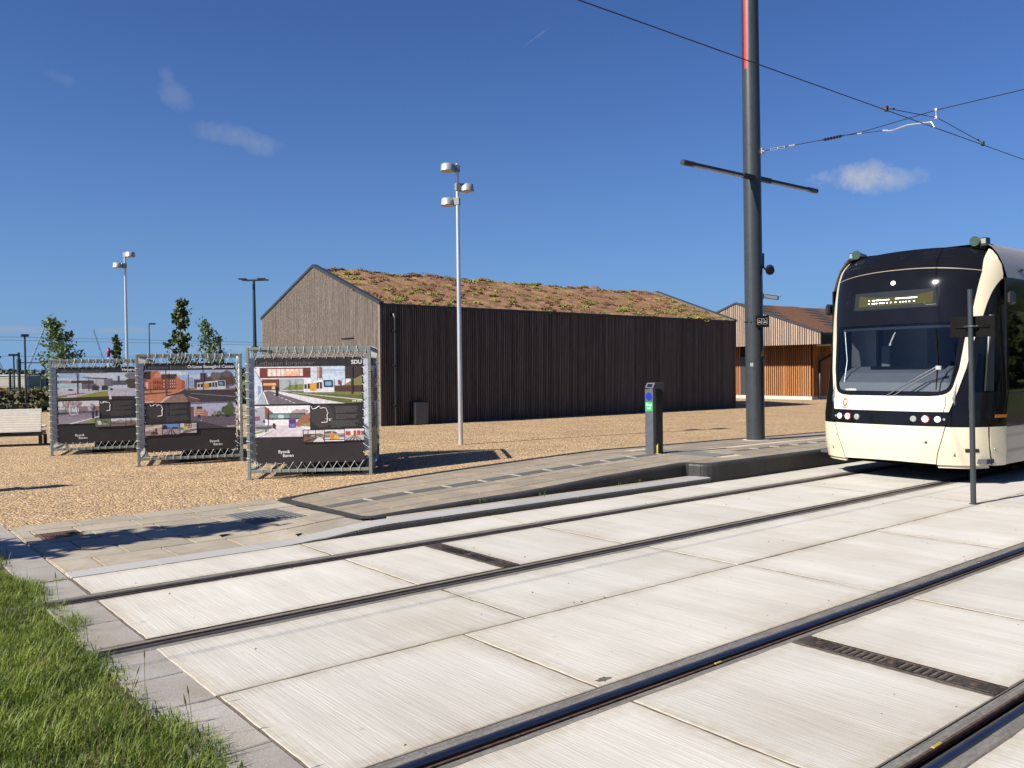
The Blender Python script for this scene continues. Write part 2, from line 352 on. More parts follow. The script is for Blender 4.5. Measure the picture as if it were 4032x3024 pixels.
m_led = mat('white_led', (.8, .8, .9), .4, emit=((.82, .85, 1.0), 1.6)); m_lampw = mat('white_lamp', (.75, .75, .74), .25, emit=((1, .98, .95), .5), var=.1, scale=90); m_lampc = mat('clear_lamp', (.42, .47, .44), .15, .4, var=.3, scale=90); m_lampr = mat('red_lamp', (.45, .01, .03), .2, coat=.5)
m_orange = mat('orange_marker', (.45, .14, .015), .3, var=.1, coat=.4); m_green_t = mat('dark_green_horn', (.03, .06, .045), .35, var=.2)
m_logo = mat('red_logo_print', (.62, .09, .06), .4, var=.03)
m_blue = mat('blue_reader', (.010, .035, .36), .3, var=.05); m_greenst = mat('green_sticker', (.02, .42, .12), .5, var=.05); m_yel = mat('yellow_plastic', (.62, .52, .06), .5, var=.08); m_warn = mat('yellow_warning', (.62, .42, .01), .5, var=.05)
m_benchw = mat('white_bench_slat', (.86, .83, .74), .55, var=.05, scale=8, objrand=.04)
m_rubberstone = mat('black_ballast', (.016, .015, .015), .8, var=.3, scale=14)
m_magenta = mat('magenta_red_sign', (.30, .01, .09), .45, var=.3, scale=9)
m_farwall = mat('far_grey_wall', (.46, .43, .37), .8, var=.06, scale=.6)
m_farwhite = mat('far_white_trim', (.72, .72, .70), .6, var=.03)
m_carp = mat('dark_car_paint', (.015, .017, .02), .2, var=.1, coat=.8); m_glassd = mat('dark_glass', (.01, .012, .014), .06, var=.1, coat=.5)
m_oranged = mat('orange_plastic', (.62, .13, .02), .6, var=.06)
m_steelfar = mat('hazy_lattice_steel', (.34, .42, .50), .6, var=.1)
m_warm = mat('oil_rag', (.1, .08, .06), .8)
def glassmat(name, tint, gl=.08):
    m = bpy.data.materials.new(name); m.use_nodes = True; t = m.node_tree; t.nodes.clear()
    tr = N(t, 'ShaderNodeBsdfTransparent'); tr.inputs[0].default_value = (*tint, 1)
    g = N(t, 'ShaderNodeBsdfGlossy'); g.inputs['Roughness'].default_value = .02; g.inputs[0].default_value = (1, 1, 1, 1)
    fr = N(t, 'ShaderNodeFresnel'); fr.inputs[0].default_value = 1.5; ad = N(t, 'ShaderNodeMath', operation='MULTIPLY'); ad.inputs[1].default_value = gl / .04; ad.use_clamp = True
    no = N(t, 'ShaderNodeTexNoise'); no.inputs['Scale'].default_value = 3; bp = N(t, 'ShaderNodeBump'); bp.inputs['Strength'].default_value = .02
    t.links.new(no.outputs[0], bp.inputs['Height']); t.links.new(bp.outputs[0], g.inputs['Normal'])
    mx = N(t, 'ShaderNodeMixShader'); o = N(t, 'ShaderNodeOutputMaterial')
    t.links.new(fr.outputs[0], ad.inputs[0]); t.links.new(ad.outputs[0], mx.inputs[0]); t.links.new(tr.outputs[0], mx.inputs[1]); t.links.new(g.outputs[0], mx.inputs[2]); t.links.new(mx.outputs[0], o.inputs[0]); return m
m_glass = glassmat('tinted_windscreen', (.78, .82, .85), .035); m_glass2 = glassmat('tinted_side_window', (.50, .53, .53), .03); m_glass3 = glassmat('dark_side_window', (.10, .11, .11), .045)

# ------------------------------------------------------------------ text
def text(body, size, M, m, parent, name='lettering', bold=0., align='LEFT', depth=0.):
    c = bpy.data.curves.new('t', 'FONT'); c.body = body; c.size = size; c.align_x = align; c.offset = bold; c.resolution_u = 3; c.extrude = depth
    o = bpy.data.objects.new('t', c); COL.objects.link(o); dg = bpy.context.evaluated_depsgraph_get()
    me = bpy.data.meshes.new_from_object(o.evaluated_get(dg)); bpy.data.objects.remove(o); bpy.data.curves.remove(c)
    Mi = WM[parent.name].inverted() if parent is not None and parent.name in WM else Matrix.Identity(4)
    me.transform(Mi @ M); me.materials.clear(); me.materials.append(m)
    o = bpy.data.objects.new(name, me); link(o, parent); return o
def frame_mat(o, ux, uy):
    ux = Vector(ux).normalized(); uy = Vector(uy).normalized(); uz = ux.cross(uy); o = Vector(o)
    return Matrix(((ux.x, uy.x, uz.x, o.x), (ux.y, uy.y, uz.y, o.y), (ux.z, uy.z, uz.z, o.z), (0, 0, 0, 1)))

# ------------------------------------------------------------------ levels
def ss(t): t = min(1, max(0, t)); return t * t * (3 - 2 * t)
eX = [4.7, 5.84, 7.58, 9.1, 10.6, 12, 14.2, 15.4, 18, 24, 40]; eZ = [0.0, .08, .15, .2, .24, .22, .20, .18, .15, .1, .05]
fX = [4.6, 4.75, 6.1, 6.98, 8.34, 9.9, 10.4, 13.2, 40]; fZ = [.075, .085, .123, .142, .209, .262, .27, .27, .27]
def kz(x): return .080 * ss((x - 3.4) / 1.3)
def zpav(x, y): return kz(x) * max(0, 1 - max(0, y - 8.1) / 2.2)
def EZ(x): return float(np.interp(x, eX, eZ))
def FZ(x): return float(np.interp(x, fX, fZ))
def gz(x, y):
    b = max(.10 * ss((x - 5) / 5) - .0065 * max(0, x - 14), -.05)
    if x > 4.7: b = b + (EZ(x) - b) * (1 - ss((y - 10.7) / 1.5))
    return b
def pz(x, y):
    t = min(1, max(0, (y - 8.2) / 2.5)); return FZ(x) * (1 - t) + EZ(x) * t

# ================================================================== SETTING
def sheet(name, x0, y0, x1, y1, z, m, nx=1, ny=1, zf=None, kind='structure'):
    b = MB(); b.grid(nx, ny, lambda u, v: (x0 + (x1 - x0) * u, y0 + (y1 - y0) * v, z if zf is None else zf(x0 + (x1 - x0) * u, y0 + (y1 - y0) * v)), 0, True)
    o = b.build(name, m); o['kind'] = kind; return o
sheet('ground', -700, -400, 900, 1200, -.16, m_field)
g_o = MB(); xs = list(np.concatenate([np.arange(-14, 4.5, 1.2), np.arange(4.7, 20, .25), np.arange(20, 62, 1.5)])); ys = list(np.concatenate([np.arange(10.75, 12.6, .15), np.arange(12.6, 41.8, .6)]))
g_o.grid(len(xs) - 1, len(ys) - 1, lambda u, v: (xs[round(u * (len(xs) - 1))], ys[round(v * (len(ys) - 1))], gz(xs[round(u * (len(xs) - 1))], ys[round(v * (len(ys) - 1))]) - .004), 0, True)
tag(g_o.build('gravel_plaza', m_gravel), kind='structure')

def slab(name, c, z, m, parent, th=.09, cham=.010, seg=.16, jit=.0, edgein=.10, mi=None):
    """paving piece: c = 4 corners (x,y) counter-clockwise; z = height or function; chamfered, uneven arrises"""
    zf = z if callable(z) else (lambda x, y: z)
    c = [Vector(p) for p in c]
    L = max(((c[1] - c[0]).length + (c[2] - c[3]).length) / 2, .02); Wd = max(((c[3] - c[0]).length + (c[2] - c[1]).length) / 2, .02)
    nx = max(1, int(L / seg)); ny = max(1, int(Wd / seg))
    def at(s, t): return (c[0] * (1 - s) + c[1] * s) * (1 - t) + (c[3] * (1 - s) + c[2] * s) * t
    per = [(i / nx, 0) for i in range(nx)] + [(1, j / ny) for j in range(ny)] + [(1 - i / nx, 1) for i in range(nx)] + [(0, 1 - j / ny) for j in range(ny)]
    n = len(per); js = [rng.random() ** 2 * jit for _ in per]
    def ring(ins, dz, jmul):
        out = []
        for (s, t), j in zip(per, js):
            d = ins + j * jmul; sx = min(.5, d / L); sy = min(.5, d / Wd)
            p = at(min(1 - sx, max(sx, s)), min(1 - sy, max(sy, t))); out.append((p.x, p.y, zf(p.x, p.y) + dz))
        return out
    ei = min(edgein, min(L, Wd) * .3)
    rings = [ring(0, -th, 0), ring(0, -cham * .9, .35), ring(cham, 0, 1), ring(max(ei, cham + .01), 0, 0)]
    vs = sum(rings, []); fs = []
    for k in range(3):
        for i in range(n): fs.append((k * n + i, k * n + (i + 1) % n, (k + 1) * n + (i + 1) % n, (k + 1) * n + i))
    fs.append(tuple(range(3 * n, 4 * n)))
    me = bpy.data.meshes.new(name); me.from_pydata(vs, [], fs); me.materials.append(m)
    a = me.attributes.new('edge', 'FLOAT', 'POINT'); a.data.foreach_set('value', [1.0] * (2 * n) + [.8] * n + [0.0] * n)
    o = bpy.data.objects.new(name, me); link(o, parent); WM[o.name] = Matrix.Identity(4); return o
def rect(x0, y0, x1, y1): return [(x0, y0), (x1, y0), (x1, y1), (x0, y1)]

# --- track bed: brown filler below, concrete slabs above
track = structure('track_bed')
RG = {1: 7.026, 2: 5.618, 3: 3.092, 4: 1.734}
b = MB(); b.box((1.2, -2.5, -.4), (62, 7.83, -.06)); b.build('sub_base', m_joint, track)
b = MB()
for y0_, y1_ in ((7.165, 7.836), (5.71, 6.935), (3.232, 5.478), (1.826, 3.0), (-2.5, 1.595)): b.box((1.601, y0_, -.058), (62, y1_, -.003))
tag(b.build('joint_filler', m_joint, track), kind='stuff')
rows = [(7.172, 7.835, [1.61, 3.66, 6.0, 8.4, 10.85, 13.3, 15.7, 18.2, 20.6, 25]),
        (5.715, 6.929, [1.60, 3.655, None, 6.0, 8.42, 10.82, 13.3, 15.7, 18.1, 20.6, 25]),
        (4.462, 5.471, [1.585, 3.71, 6.07, 8.55, 10.93, 13.4, 15.8, 18.2, 20.6, 25]),
        (3.239, 4.450, [1.60, 3.185, 6.12, 8.355, 10.80, 13.2, 15.7, 18.1, 20.5, 25]),
        (1.831, 2.995, [1.60, 3.185, None, 6.13, 8.5, 10.9, 13.3, 15.7, 18.2, 25]),
        (-.6, 1.587, [1.60, 3.19, 6.12, 8.5, 10.9, 13.4, 15.8, 18.2, 25])]
DR = {5.715: (4.515, 4.705), 1.831: (4.615, 4.805)}
for y0, y1, xl in rows:
    xs_ = []
    for i, x in enumerate(xl):
        if x is None:
            d = DR[y0]; xs_ += [(prev_, d[0] - .006)]; prev_ = d[1] + .006 - .007; continue
        if i: xs_.append((prev_, x))
        prev_ = x
    for a_, c_ in xs_:
        w = .0065
        slab('concrete_slab', [(a_ + w, y0), (c_ - w + rng.uniform(-.003, .003), y0), (c_ - w, y1), (a_ + w, y1)], rng.uniform(-.002, .002), m_conc, track, .05, .0035, .08, .012, .17)
# granite border stones along the lawn
for y0, y1 in [(7.17, 7.83), (6.30, 6.93), (5.714, 6.29), (4.96, 5.472), (4.456, 4.95), (3.76, 4.446), (3.238, 3.75), (2.42, 2.996), (1.83, 2.41), (.9, 1.588), (.2, .89)]:
    slab('granite_border_stone', rect(1.262, y0, 1.599, y1), -.003, m_gran, track, .12, .006, .2, .006)
# --- rails
def rail(gy, sgn, label, m_rail=m_rail):
    t = thing('tram_rail', label, 'rail', (0, gy, 0), group='grooved rails set in the concrete')
    X0, X1 = -9, 62
    def ext(name, prof, m, sm=False):
        b = MB(); n = len(prof)
        st = np.linspace(X0, X1, 2)
        vs = [(x, gy + sgn * p, z) for x in st for p, z in prof]
        fs = [(i, (i + 1), n + i + 1, n + i) if sgn > 0 else (i + 1, i, n + i, n + i + 1) for i in range(n - 1)]
        b.add(vs, fs, 0, sm); return b.build(name, m, t)
    ext('rail_head', [(.019, -.045), (.020, -.010), (.024, -.003), (.031, .0005), (.048, .002), (.062, .000), (.068, -.004), (.070, -.012), (.071, -.04)], m_rail, True)
    ext('rail_groove', [(-.019, -.030), (-.012, -.044), (.012, -.044), (.019, -.040)], m_groove)
    ext('rail_lip', [(-.036, -.04), (-.035, -.004), (-.022, -.003), (-.019, -.012), (-.019, -.034)], m_railrust)
    ext('outer_sealant', [(.071, -.012), (.078, -.006), (.138, -.004), (.148, -.010)], m_rubber)
    ext('inner_sealant', [(-.098, -.016), (-.090, -.009), (-.043, -.010), (-.036, -.014)], m_rubber)
def paint(xc, y, w, l):
    b = MB(); b.cbox((xc - l, y - w, -.006), (xc + l, y + w, .0005), .002); b.build('paint_mark', m_yel2, bpy.data.objects['tram_rail.00' + ('2' if y > 2.5 else '3')])
rail(RG[1], 1, 'grooved rail nearest the platform kerb', m_rail2); rail(RG[2], -1, 'second grooved rail from the platform, at the near end of the small drain', m_rail2)
rail(RG[3], 1, 'grooved rail with the blue reflection, third from the platform'); rail(RG[4], -1, 'grooved rail in the bottom right corner, nearest the viewer')
paint(3.98, 3.062, .008, .03); paint(3.84, 1.764, .008, .04)
# --- drains across the tracks
def drain(xc, y0, y1, label):
    x0, x1 = xc - .088, xc + .088; t = thing('drain_grate', label, 'drain', (xc, (y0 + y1) / 2, 0), group='slotted iron drains between the rails')
    b = MB(); b.box((x0, y0, -.14), (x1, y1, -.075)); b.build('drain_trough', m_groove, t)
    b = MB(); L = y1 - y0; z0, z1 = -.05, .004
    e = .03
    b.cbox((x0, y0, z0), (x0 + e, y1, z1), .003); b.cbox((x1 - e, y0, z0), (x1, y1, z1), .003)
    def sl(a): return y0 + a * L
    solid = [(0, .20), (.465, .535), (.80, 1)]
    for a, c in solid: b.cbox((x0 + e, sl(a), z0), (x1 - e, sl(c), z1 - .0005), .003)
    for s0, s1 in ((.20, .465), (.535, .80)):
        n = 7; pit = (s1 - s0) / n
        for i in range(n + 1):
            a = s0 + pit * i - pit * .22 if i else s0; c = s0 + pit * i + pit * .22 if i < n else s1
            b.box((x0 + e, sl(a), z0), (x1 - e, sl(c), z1 - .001))
    b.build('grate_plate', m_iron, t)
    for a in (.11, .5, .89): b = MB(); b.tube([(xc, sl(a), z1 - .002), (xc, sl(a), z1 + .004)], .026, 12); b.tube([(xc, sl(a), z1 + .001), (xc, sl(a), z1 + .0055)], .012, 8); b.build('bolt_boss', m_railrust, t)
    b = MB()
    for k in range(60):
        y = rng.uniform(y0 + .02, sl(.19)) if k % 2 else rng.uniform(sl(.81), y1 - .02); x = rng.uniform(x0 + .01, x1 - .01); a = rng.choice((.78, -.78))
        b.box((-.010, -.003, z1 - .002), (.010, .003, z1 + .002), 0, Matrix.Translation((x, y, 0)) @ Matrix.Rotation(a, 4, 'Z'))
    tag(b.build('tread_lug', m_iron, t), kind='stuff')
drain(4.61, 5.716, 6.925, 'short iron drain grate in the concrete between the two far rails'); drain(4.71, 1.836, 2.99, 'iron drain grate in the near track at the lower right')

# --- pavement at the foot of the ramp
pav = structure('pavement')
b = MB(); b.grid(16, 8, lambda u, v: (1.2 + 3.5 * u, 7.85 + 3.08 * v, zpav(1.2 + 3.5 * u, 7.85 + 3.08 * v) - .018), 0); b.build('joint_sand', m_sand, pav)
for y0, y1 in [(7.85, 8.45), (8.46, 9.10), (9.11, 9.80), (9.81, 10.44), (10.45, 11.1), (11.11, 11.8), (11.81, 12.5)]:
    slab('granite_border_stone', rect(1.262, y0, 1.60, y1), 0.0, m_gran, pav, .12, .005, .2, .005)
pr = [(8.10, 8.60, [1.62, 1.945, 2.57, 3.21, 3.87, 4.56]), (8.612, 9.10, [1.62, 2.275, 2.91, 3.55, 4.19, 4.84]), (9.112, 9.60, [1.62, 1.97, 2.59, 3.23, 3.74, None, 4.83]),
      (9.612, 10.03, [1.62, 2.27, 2.92, 3.55, 3.74, None, 4.82]), (10.042, 10.47, [1.62, 1.76, None, 2.79, 3.42, 4.06, 4.72]), (10.482, 10.90, [1.62, 2.27, 2.92, 3.55, 4.20, 4.70])]
for y0, y1, xl in pr:
    prev_ = None; skip = False
    for x in xl:
        if x is None: skip = True; continue
        if prev_ is not None:
            a_, c_ = prev_, x
            if skip:
                a_ = 4.365 if y0 in (9.112, 9.612) else 2.18; skip = False
            dz = rng.uniform(-.003, .003)
            if c_ > 4.5 and y0 < 10: c_ = 4.58 + (y0 - 8.4) * .045
            if c_ - a_ < .04: continue
            slab('paving_slab', rect(a_ + .006, y0, c_ - .006, y1), lambda x, y, dz=dz: zpav(x, y) + dz, m_pave2, pav, .08, .005, .3, .004, .05)
        prev_ = x
slab('paving_slab', rect(1.77, 10.23, 2.17, 10.47), .0, m_pave2, pav, .08, .005, .3)
# shifted broken slabs by the ramp
for c_ in ([(3.30, 9.13), (3.70, 9.20), (3.71, 9.42), (3.31, 9.40)],): slab('paving_slab', c_, .006, m_pave2, pav, .06, .006, .2, .01)
# manhole
mh = thing('manhole_cover', 'small rusty rectangular cover in the pavement near the lawn', 'manhole cover', (1.96, 10.02, 0))
b = MB(); b.cbox((1.765, 9.82, -.05), (2.165, 10.215, .003), .004); b.build('cover_frame', m_rust, mh)
b = MB(); b.cbox((1.79, 9.845, -.04), (2.14, 10.19, .006), .003)
for i in range(11):
    for j in range(11): b.box((1.80 + i * .030, 9.86 + j * .029, .005), (1.80 + i * .030 + .016, 9.86 + j * .029 + .016, .010))
b.build('cover_plate', m_rust, mh)
def tactile(x0, y0, x1, y1, zf, parent, nx, ny):
    b = MB()
    tx, ty = max(1, round((x1 - x0) / .3)), max(1, round((y1 - y0) / .3))
    for i in range(tx):
        for j in range(ty):
            a = x0 + (x1 - x0) * i / tx; c = x0 + (x1 - x0) * (i + 1) / tx; d = y0 + (y1 - y0) * j / ty; e = y0 + (y1 - y0) * (j + 1) / ty
            slab('tactile_slab', rect(a + .003, d + .003, c - .003, e - .003), lambda x, y: zf(x, y) + .001, m_tact, parent, .07, .004, .3)
    for i in range(nx):
        for j in range(ny):
            x = x0 + (x1 - x0) * (i + .5) / nx; y = y0 + (y1 - y0) * (j + .5) / ny; z = zf(x, y)
            b.tube([(x, y, z), (x, y, z + .006), (x, y, z + .0075)], [.020, .016, .009], 7, 0, True, False)
    o = b.build('tactile_stud', m_tact_l if ny > 24 else m_tact_l, parent); tag(o, kind='stuff')
tactile(3.745, 9.12, 4.36, 10.03, zpav, pav, 10, 15)
# chipped slab corners: dark gaps
b = MB()
for tri in (((3.20, 8.70), (3.34, 8.82), (3.22, 8.83)), ((3.80, 8.98), (3.88, 8.80), (3.90, 8.90)), ((3.77, 8.13), (3.87, 8.22), (3.79, 8.24))): b.add([(x, y, zpav(x, y) + .006) for x, y in tri], [(0, 1, 2)])
tag(b.build('chipped_gap', m_groove, pav), kind='stuff')
# granite kerb beside the track
kb = [1.62, 2.34, 3.30, 4.30, 5.35, 6.38, 7.40, 8.45, 9.50, 10.06]
for a_, c_ in zip(kb[:-1], kb[1:]):
    n = 8; b = MB(); prof = []
    yb = lambda x: 8.09
    for i in range(n + 1):
        x = a_ + .004 + (c_ - a_ - .008) * i / n; z = kz(x); h = max(z, .001)
        prof.append([(x, 7.838, -.1), (x, 7.838, z - min(.03, h * .45) - .002), (x, 7.842 + .006, z - .010 * (z > .02)), (x, 7.872, z), (x, yb(x), z + .004), (x, yb(x), -.1)])
    m = 6; vs = sum(prof, []); fs = []
    for i in range(n):
        for j in range(m - 1): fs.append((i * m + j, (i + 1) * m + j, (i + 1) * m + j + 1, i * m + j + 1))
    fs.append(tuple(range(m))); fs.append(tuple(reversed(range(n * m, n * m + m))))
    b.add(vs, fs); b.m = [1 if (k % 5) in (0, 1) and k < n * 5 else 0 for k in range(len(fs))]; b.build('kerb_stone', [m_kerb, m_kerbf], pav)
for k in range(9): slab('edge_slab', rect(4.86 + .57 * k, 8.10, 4.86 + .57 * k + .56, 8.22), .078, m_pave2, pav, .08, .004, .3)

# --- platform with ramp
plat = structure('platform')
b = MB(); b.grid(90, 12, lambda u, v: (4.74 + 25 * u, 8.3 + 2.4 * v, pz(4.74 + 25 * u, 8.3 + 2.4 * v) - .007), 0); b.grid(40, 4, lambda u, v: (10.12 + 19.6 * u, 7.92 + .4 * v, pz(10.12 + 19.6 * u, 7.92 + .4 * v) - .016), 0)
b.build('joint_sand', m_sand, plat)
path = [(4.66, 8.215), (6.05, 8.21), None, (7.05, 8.21), None, (8.3, 8.21), None, (9.55, 8.21), (9.86, 8.205), None, (9.93, 8.20), (9.965, 8.17), (9.98, 8.13), (9.985, 8.06), (10.0, 7.99), None, (10.02, 7.955), (10.06, 7.915), (10.13, 7.875), (10.25, 7.845), (10.45, 7.838), (11.4, 7.838), None, (13.2, 7.838), None, (15.2, 7.838), None, (17.2, 7.838), None, (19.5, 7.838), None, (24, 7.838), None, (30, 7.838)]
segs = [[]]
for p in path:
    if p is None: last = segs[-1][-1]; segs.append([last])
    else: segs[-1].append(p)
flat = [p for p in path if p is not None]
def nrm(p):                                       # inward normal at a path point
    i = flat.index(p); a = Vector(flat[max(i - 1, 0)]); c = Vector(flat[min(i + 1, len(flat) - 1)]); d = (c - a).normalized(); return Vector((-d.y, d.x))
for sg in segs:
    if len(sg) < 2: continue
    pr_ = []; dense = []
    for i, p in enumerate(sg):
        dense.append((Vector(p), nrm(p)))
        if i < len(sg) - 1 and (Vector(sg[i + 1]) - Vector(p)).length > .5:
            for k in range(1, 5): dense.append((Vector(p).lerp(Vector(sg[i + 1]), k / 5), nrm(p).lerp(nrm(sg[i + 1]), k / 5)))
    for k_, (p, n) in enumerate(dense):
        z = FZ(p.x) + .004; d = (dense[min(k_ + 1, len(dense) - 1)][0] - dense[max(k_ - 1, 0)][0]).normalized() * (.003 if k_ == 0 else (-.003 if k_ == len(dense) - 1 else 0))
        q = lambda o, zz: (p.x + n.x * o + d.x, p.y + n.y * o + d.y, zz)
        pr_.append([q(0, -.12), q(0, max(z - .035, -.01)), q(.012, z - .012), q(.035, z), q(.105, z + .003), q(.105, -.12)])
    m = 6; nn = len(pr_); vs = sum(pr_, []); fs = []
    for i in range(nn - 1):
        for j in range(m - 1): fs.append((i * m + j, (i + 1) * m + j, (i + 1) * m + j + 1, i * m + j + 1))
    fs += [tuple(range(m)), tuple(reversed(range((nn - 1) * m, nn * m)))]
    b = MB(); b.add(vs, fs); b.build('dark_kerb_stone', m_darkkerb, plat)
# dark strip across the ramp's foot, thin dark edge along the gravel
b = MB(); fp = [(4.72, 10.74), (4.655, 10.66), (4.65, 10.55), (4.55, 8.42), (4.57, 8.28), (4.68, 8.218)]
fq = [(5.0, 10.66), (4.84, 10.62), (4.79, 10.52), (4.69, 8.48), (4.71, 8.37), (4.80, 8.32)]
for i in range(5): b.add([(*p_, max(zpav(*p_), 0) + .006 if k_ < 2 else pz(*p_) + .006) for k_, p_ in enumerate((fp[i], fp[i + 1], fq[i + 1], fq[i]))], [(0, 1, 2, 3)])
b.build('dark_strip', m_darkkerb, plat)
b = MB()
exs = list(np.arange(4.72, 30, .3))
for a_, c_ in zip(exs[:-1], exs[1:]):
    za, zc = EZ(a_) + .012, EZ(c_) + .012
    b.add([(a_, 10.695, za), (c_, 10.695, zc), (c_, 10.76, zc), (a_, 10.76, za), (a_, 10.695, za - .03), (c_, 10.695, zc - .03)], [(0, 1, 2, 3), (4, 5, 1, 0)])
b.build('steel_edging', m_anth, plat)
prow = [(8.325, 8.645, 0), (8.655, 9.12, .32), (9.13, 9.37, .1), (9.605, 10.045, .45), (10.055, 10.49, .12), (10.50, 10.69, .4)]
def skip_tact(x0, x1, y0, y1): return x1 > 10.96 and x0 < 11.5 and y1 > 8.50 and y0 < 10.2
for y0, y1, off in prow + [(7.955, 8.315, .2)]:
    x0_ = 4.70 + (y0 - 8.3) * .05 if y0 > 8.3 else 10.10; x = x0_ - off * .5
    while x < 21:
        a_, c_ = max(x, x0_), x + .64
        if c_ - a_ > .1:
            cuts = [(a_, c_)]
            if skip_tact(a_, c_, y0, y1): cuts = [(a_, 10.955)] * (a_ < 10.9) + [(11.505, c_)] * (c_ > 11.6)
            for p_, q_ in cuts: slab('paving_slab', rect(p_ + .008, y0, q_ - .008, y1), pz, m_pave, plat, .05, .005, .33, .003, .05)
        x += .64
x = 4.78
while x < 21:
    y0, y1 = (9.38, 9.595) if x < 10.9 else (8.76, 8.96)
    if x < 10.6 or x > 11.5:
        slab('guide_slab', rect(x, y0, x + .54, y1), lambda a, c: pz(a, c) + .0015, m_tact, plat, .05, .004, .3)
        b = MB()
        for k in range(2): b.cbox((x + .552 + k * .022, y0 + .005, pz(x + .5, y0) - .01), (x + .552 + k * .022 + .011, y1 - .005, pz(x + .5, y0) + .007), .003)
        b.build('guide_bar', m_sandbar, plat)
    x += .60
tactile(10.96, 8.50, 11.50, 10.20, pz, plat, 9, 27)

# ================================================================== BUILDINGS
def slat_mesh(name, w, d, m):
    b = MB(); b.box((-w / 2, -d, 0), (w / 2, 0, 1)); me = bpy.data.meshes.new(name); me.from_pydata(b.v, [], b.f); me.materials.append(m); return me
def add_slat(name, me, loc, rz, h, parent, sx=1.0):
    o = bpy.data.objects.new(name, me); o.location = loc; o.rotation_euler = (0, 0, rz); o.scale = (sx, 1, h); link(o, parent); return o
# --- long wooden building
BX, BY, BZ = 12.40, 21.20, .08; BL, BH, BW, BP = 16.45, 3.52, 8.26, 1.47
bl = thing('wooden_building', 'long dark timber-slatted building with a planted gable roof behind the lamp post', 'building', (BX, BY, BZ), rot=(0, .0052, 0))
WM[bl.name] = Matrix.Translation((BX, BY, BZ))           # children are written in the building's own axes
def lb(*p): return (BX + p[0], BY + p[1], BZ + p[2])
def roofz(y): return BH + BP * (1 - abs(y - BW / 2) / (BW / 2))
b = MB(); e = .05
pts = [(0, 0), (BW, 0), (BW, BH - .3), (BW / 2, BH + BP - .3), (0, BH - .3)]
b.prism([lb(e, min(max(y, e), BW - e), z - .2 * (z == 0)) for y, z in pts], (BL - 2 * e, 0, 0)); b.build('wall_membrane', m_membrane, bl)
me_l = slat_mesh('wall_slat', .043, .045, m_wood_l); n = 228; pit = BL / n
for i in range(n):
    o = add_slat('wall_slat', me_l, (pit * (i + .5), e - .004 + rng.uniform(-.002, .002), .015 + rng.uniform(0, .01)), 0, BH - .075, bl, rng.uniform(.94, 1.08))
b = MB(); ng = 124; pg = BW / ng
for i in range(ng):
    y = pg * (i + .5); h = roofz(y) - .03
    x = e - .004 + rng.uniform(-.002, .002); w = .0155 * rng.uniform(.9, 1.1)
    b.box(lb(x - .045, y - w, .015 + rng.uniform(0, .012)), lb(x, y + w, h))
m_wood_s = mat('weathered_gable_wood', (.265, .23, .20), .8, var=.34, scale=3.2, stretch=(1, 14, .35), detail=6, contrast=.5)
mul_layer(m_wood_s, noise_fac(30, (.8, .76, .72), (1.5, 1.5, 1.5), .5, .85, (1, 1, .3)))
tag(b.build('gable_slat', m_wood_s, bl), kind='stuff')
b = MB()
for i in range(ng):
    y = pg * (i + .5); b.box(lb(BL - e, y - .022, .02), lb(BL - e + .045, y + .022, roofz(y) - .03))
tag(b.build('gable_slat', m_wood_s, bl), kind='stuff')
b = MB()
for i in range(n):
    x = pit * (i + .5); b.box(lb(x - .022, BW - e, .02), lb(x + .022, BW - e + .045, BH - .06))
tag(b.build('rear_slat', m_wood_l, bl), kind='stuff')
b = MB(); b.cbox(lb(-.012, -.012, 0), lb(.05, .05, BH - .03), .004); b.build('corner_post', m_wood_s, bl)
# gable parapet caps and eave trim
b = MB()
for x0 in (-.03, BL - .13):
    for y0, y1 in ((-.03, BW / 2 - .001), (BW + .03, BW / 2 + .001)):
        b = MB(); z0 = roofz(max(0, min(BW, y0))); z1 = BH + BP
        a = [lb(x0, y0, z0 - .055), lb(x0, y1, z1 - .055), lb(x0, y1, z1 + .03), lb(x0, y0, z0 + .03)]
        b.prism(a, (.16, 0, 0)); b.build('roof_cap', m_flash, bl)
b = MB(); b.cbox(lb(.0, -.025, BH - .085), lb(BL, .075, BH - .01), .008); b.cbox(lb(0, BW - .07, BH - .085), lb(BL, BW + .02, BH - .01), .008); b.build('eave_trim', m_flash, bl)
b = MB(); nn = 125
for i in range(nn): b.box(lb(BL - .145, BW * i / nn, roofz(BW * i / nn) - .12), lb(BL - .115, BW * i / nn + .035, roofz(BW * i / nn) + .0))
tag(b.build('parapet_slat', m_wood_s, bl), kind='stuff')
b = MB()
def rf(u, v, side): 
    y = .04 + (BW / 2 - .04) * v; yy = y if side else BW - y
    z = roofz(y) - .085 + .035 * sin(9 * u * BL * .37 + 3 * v) * sin(5.1 * u * BL + 7 * v) + .03 * sin(2.3 * u * BL + 11 * v)
    return lb(.13 + (BL - .26) * u, yy, z - (.05 if v < .02 else 0))
b.grid(120, 40, lambda u, v: rf(u, v, True), 0); b.grid(60, 20, lambda u, v: rf(u, v, False), 0, flip=True)
b.build('planted_roof', m_sedum, bl)
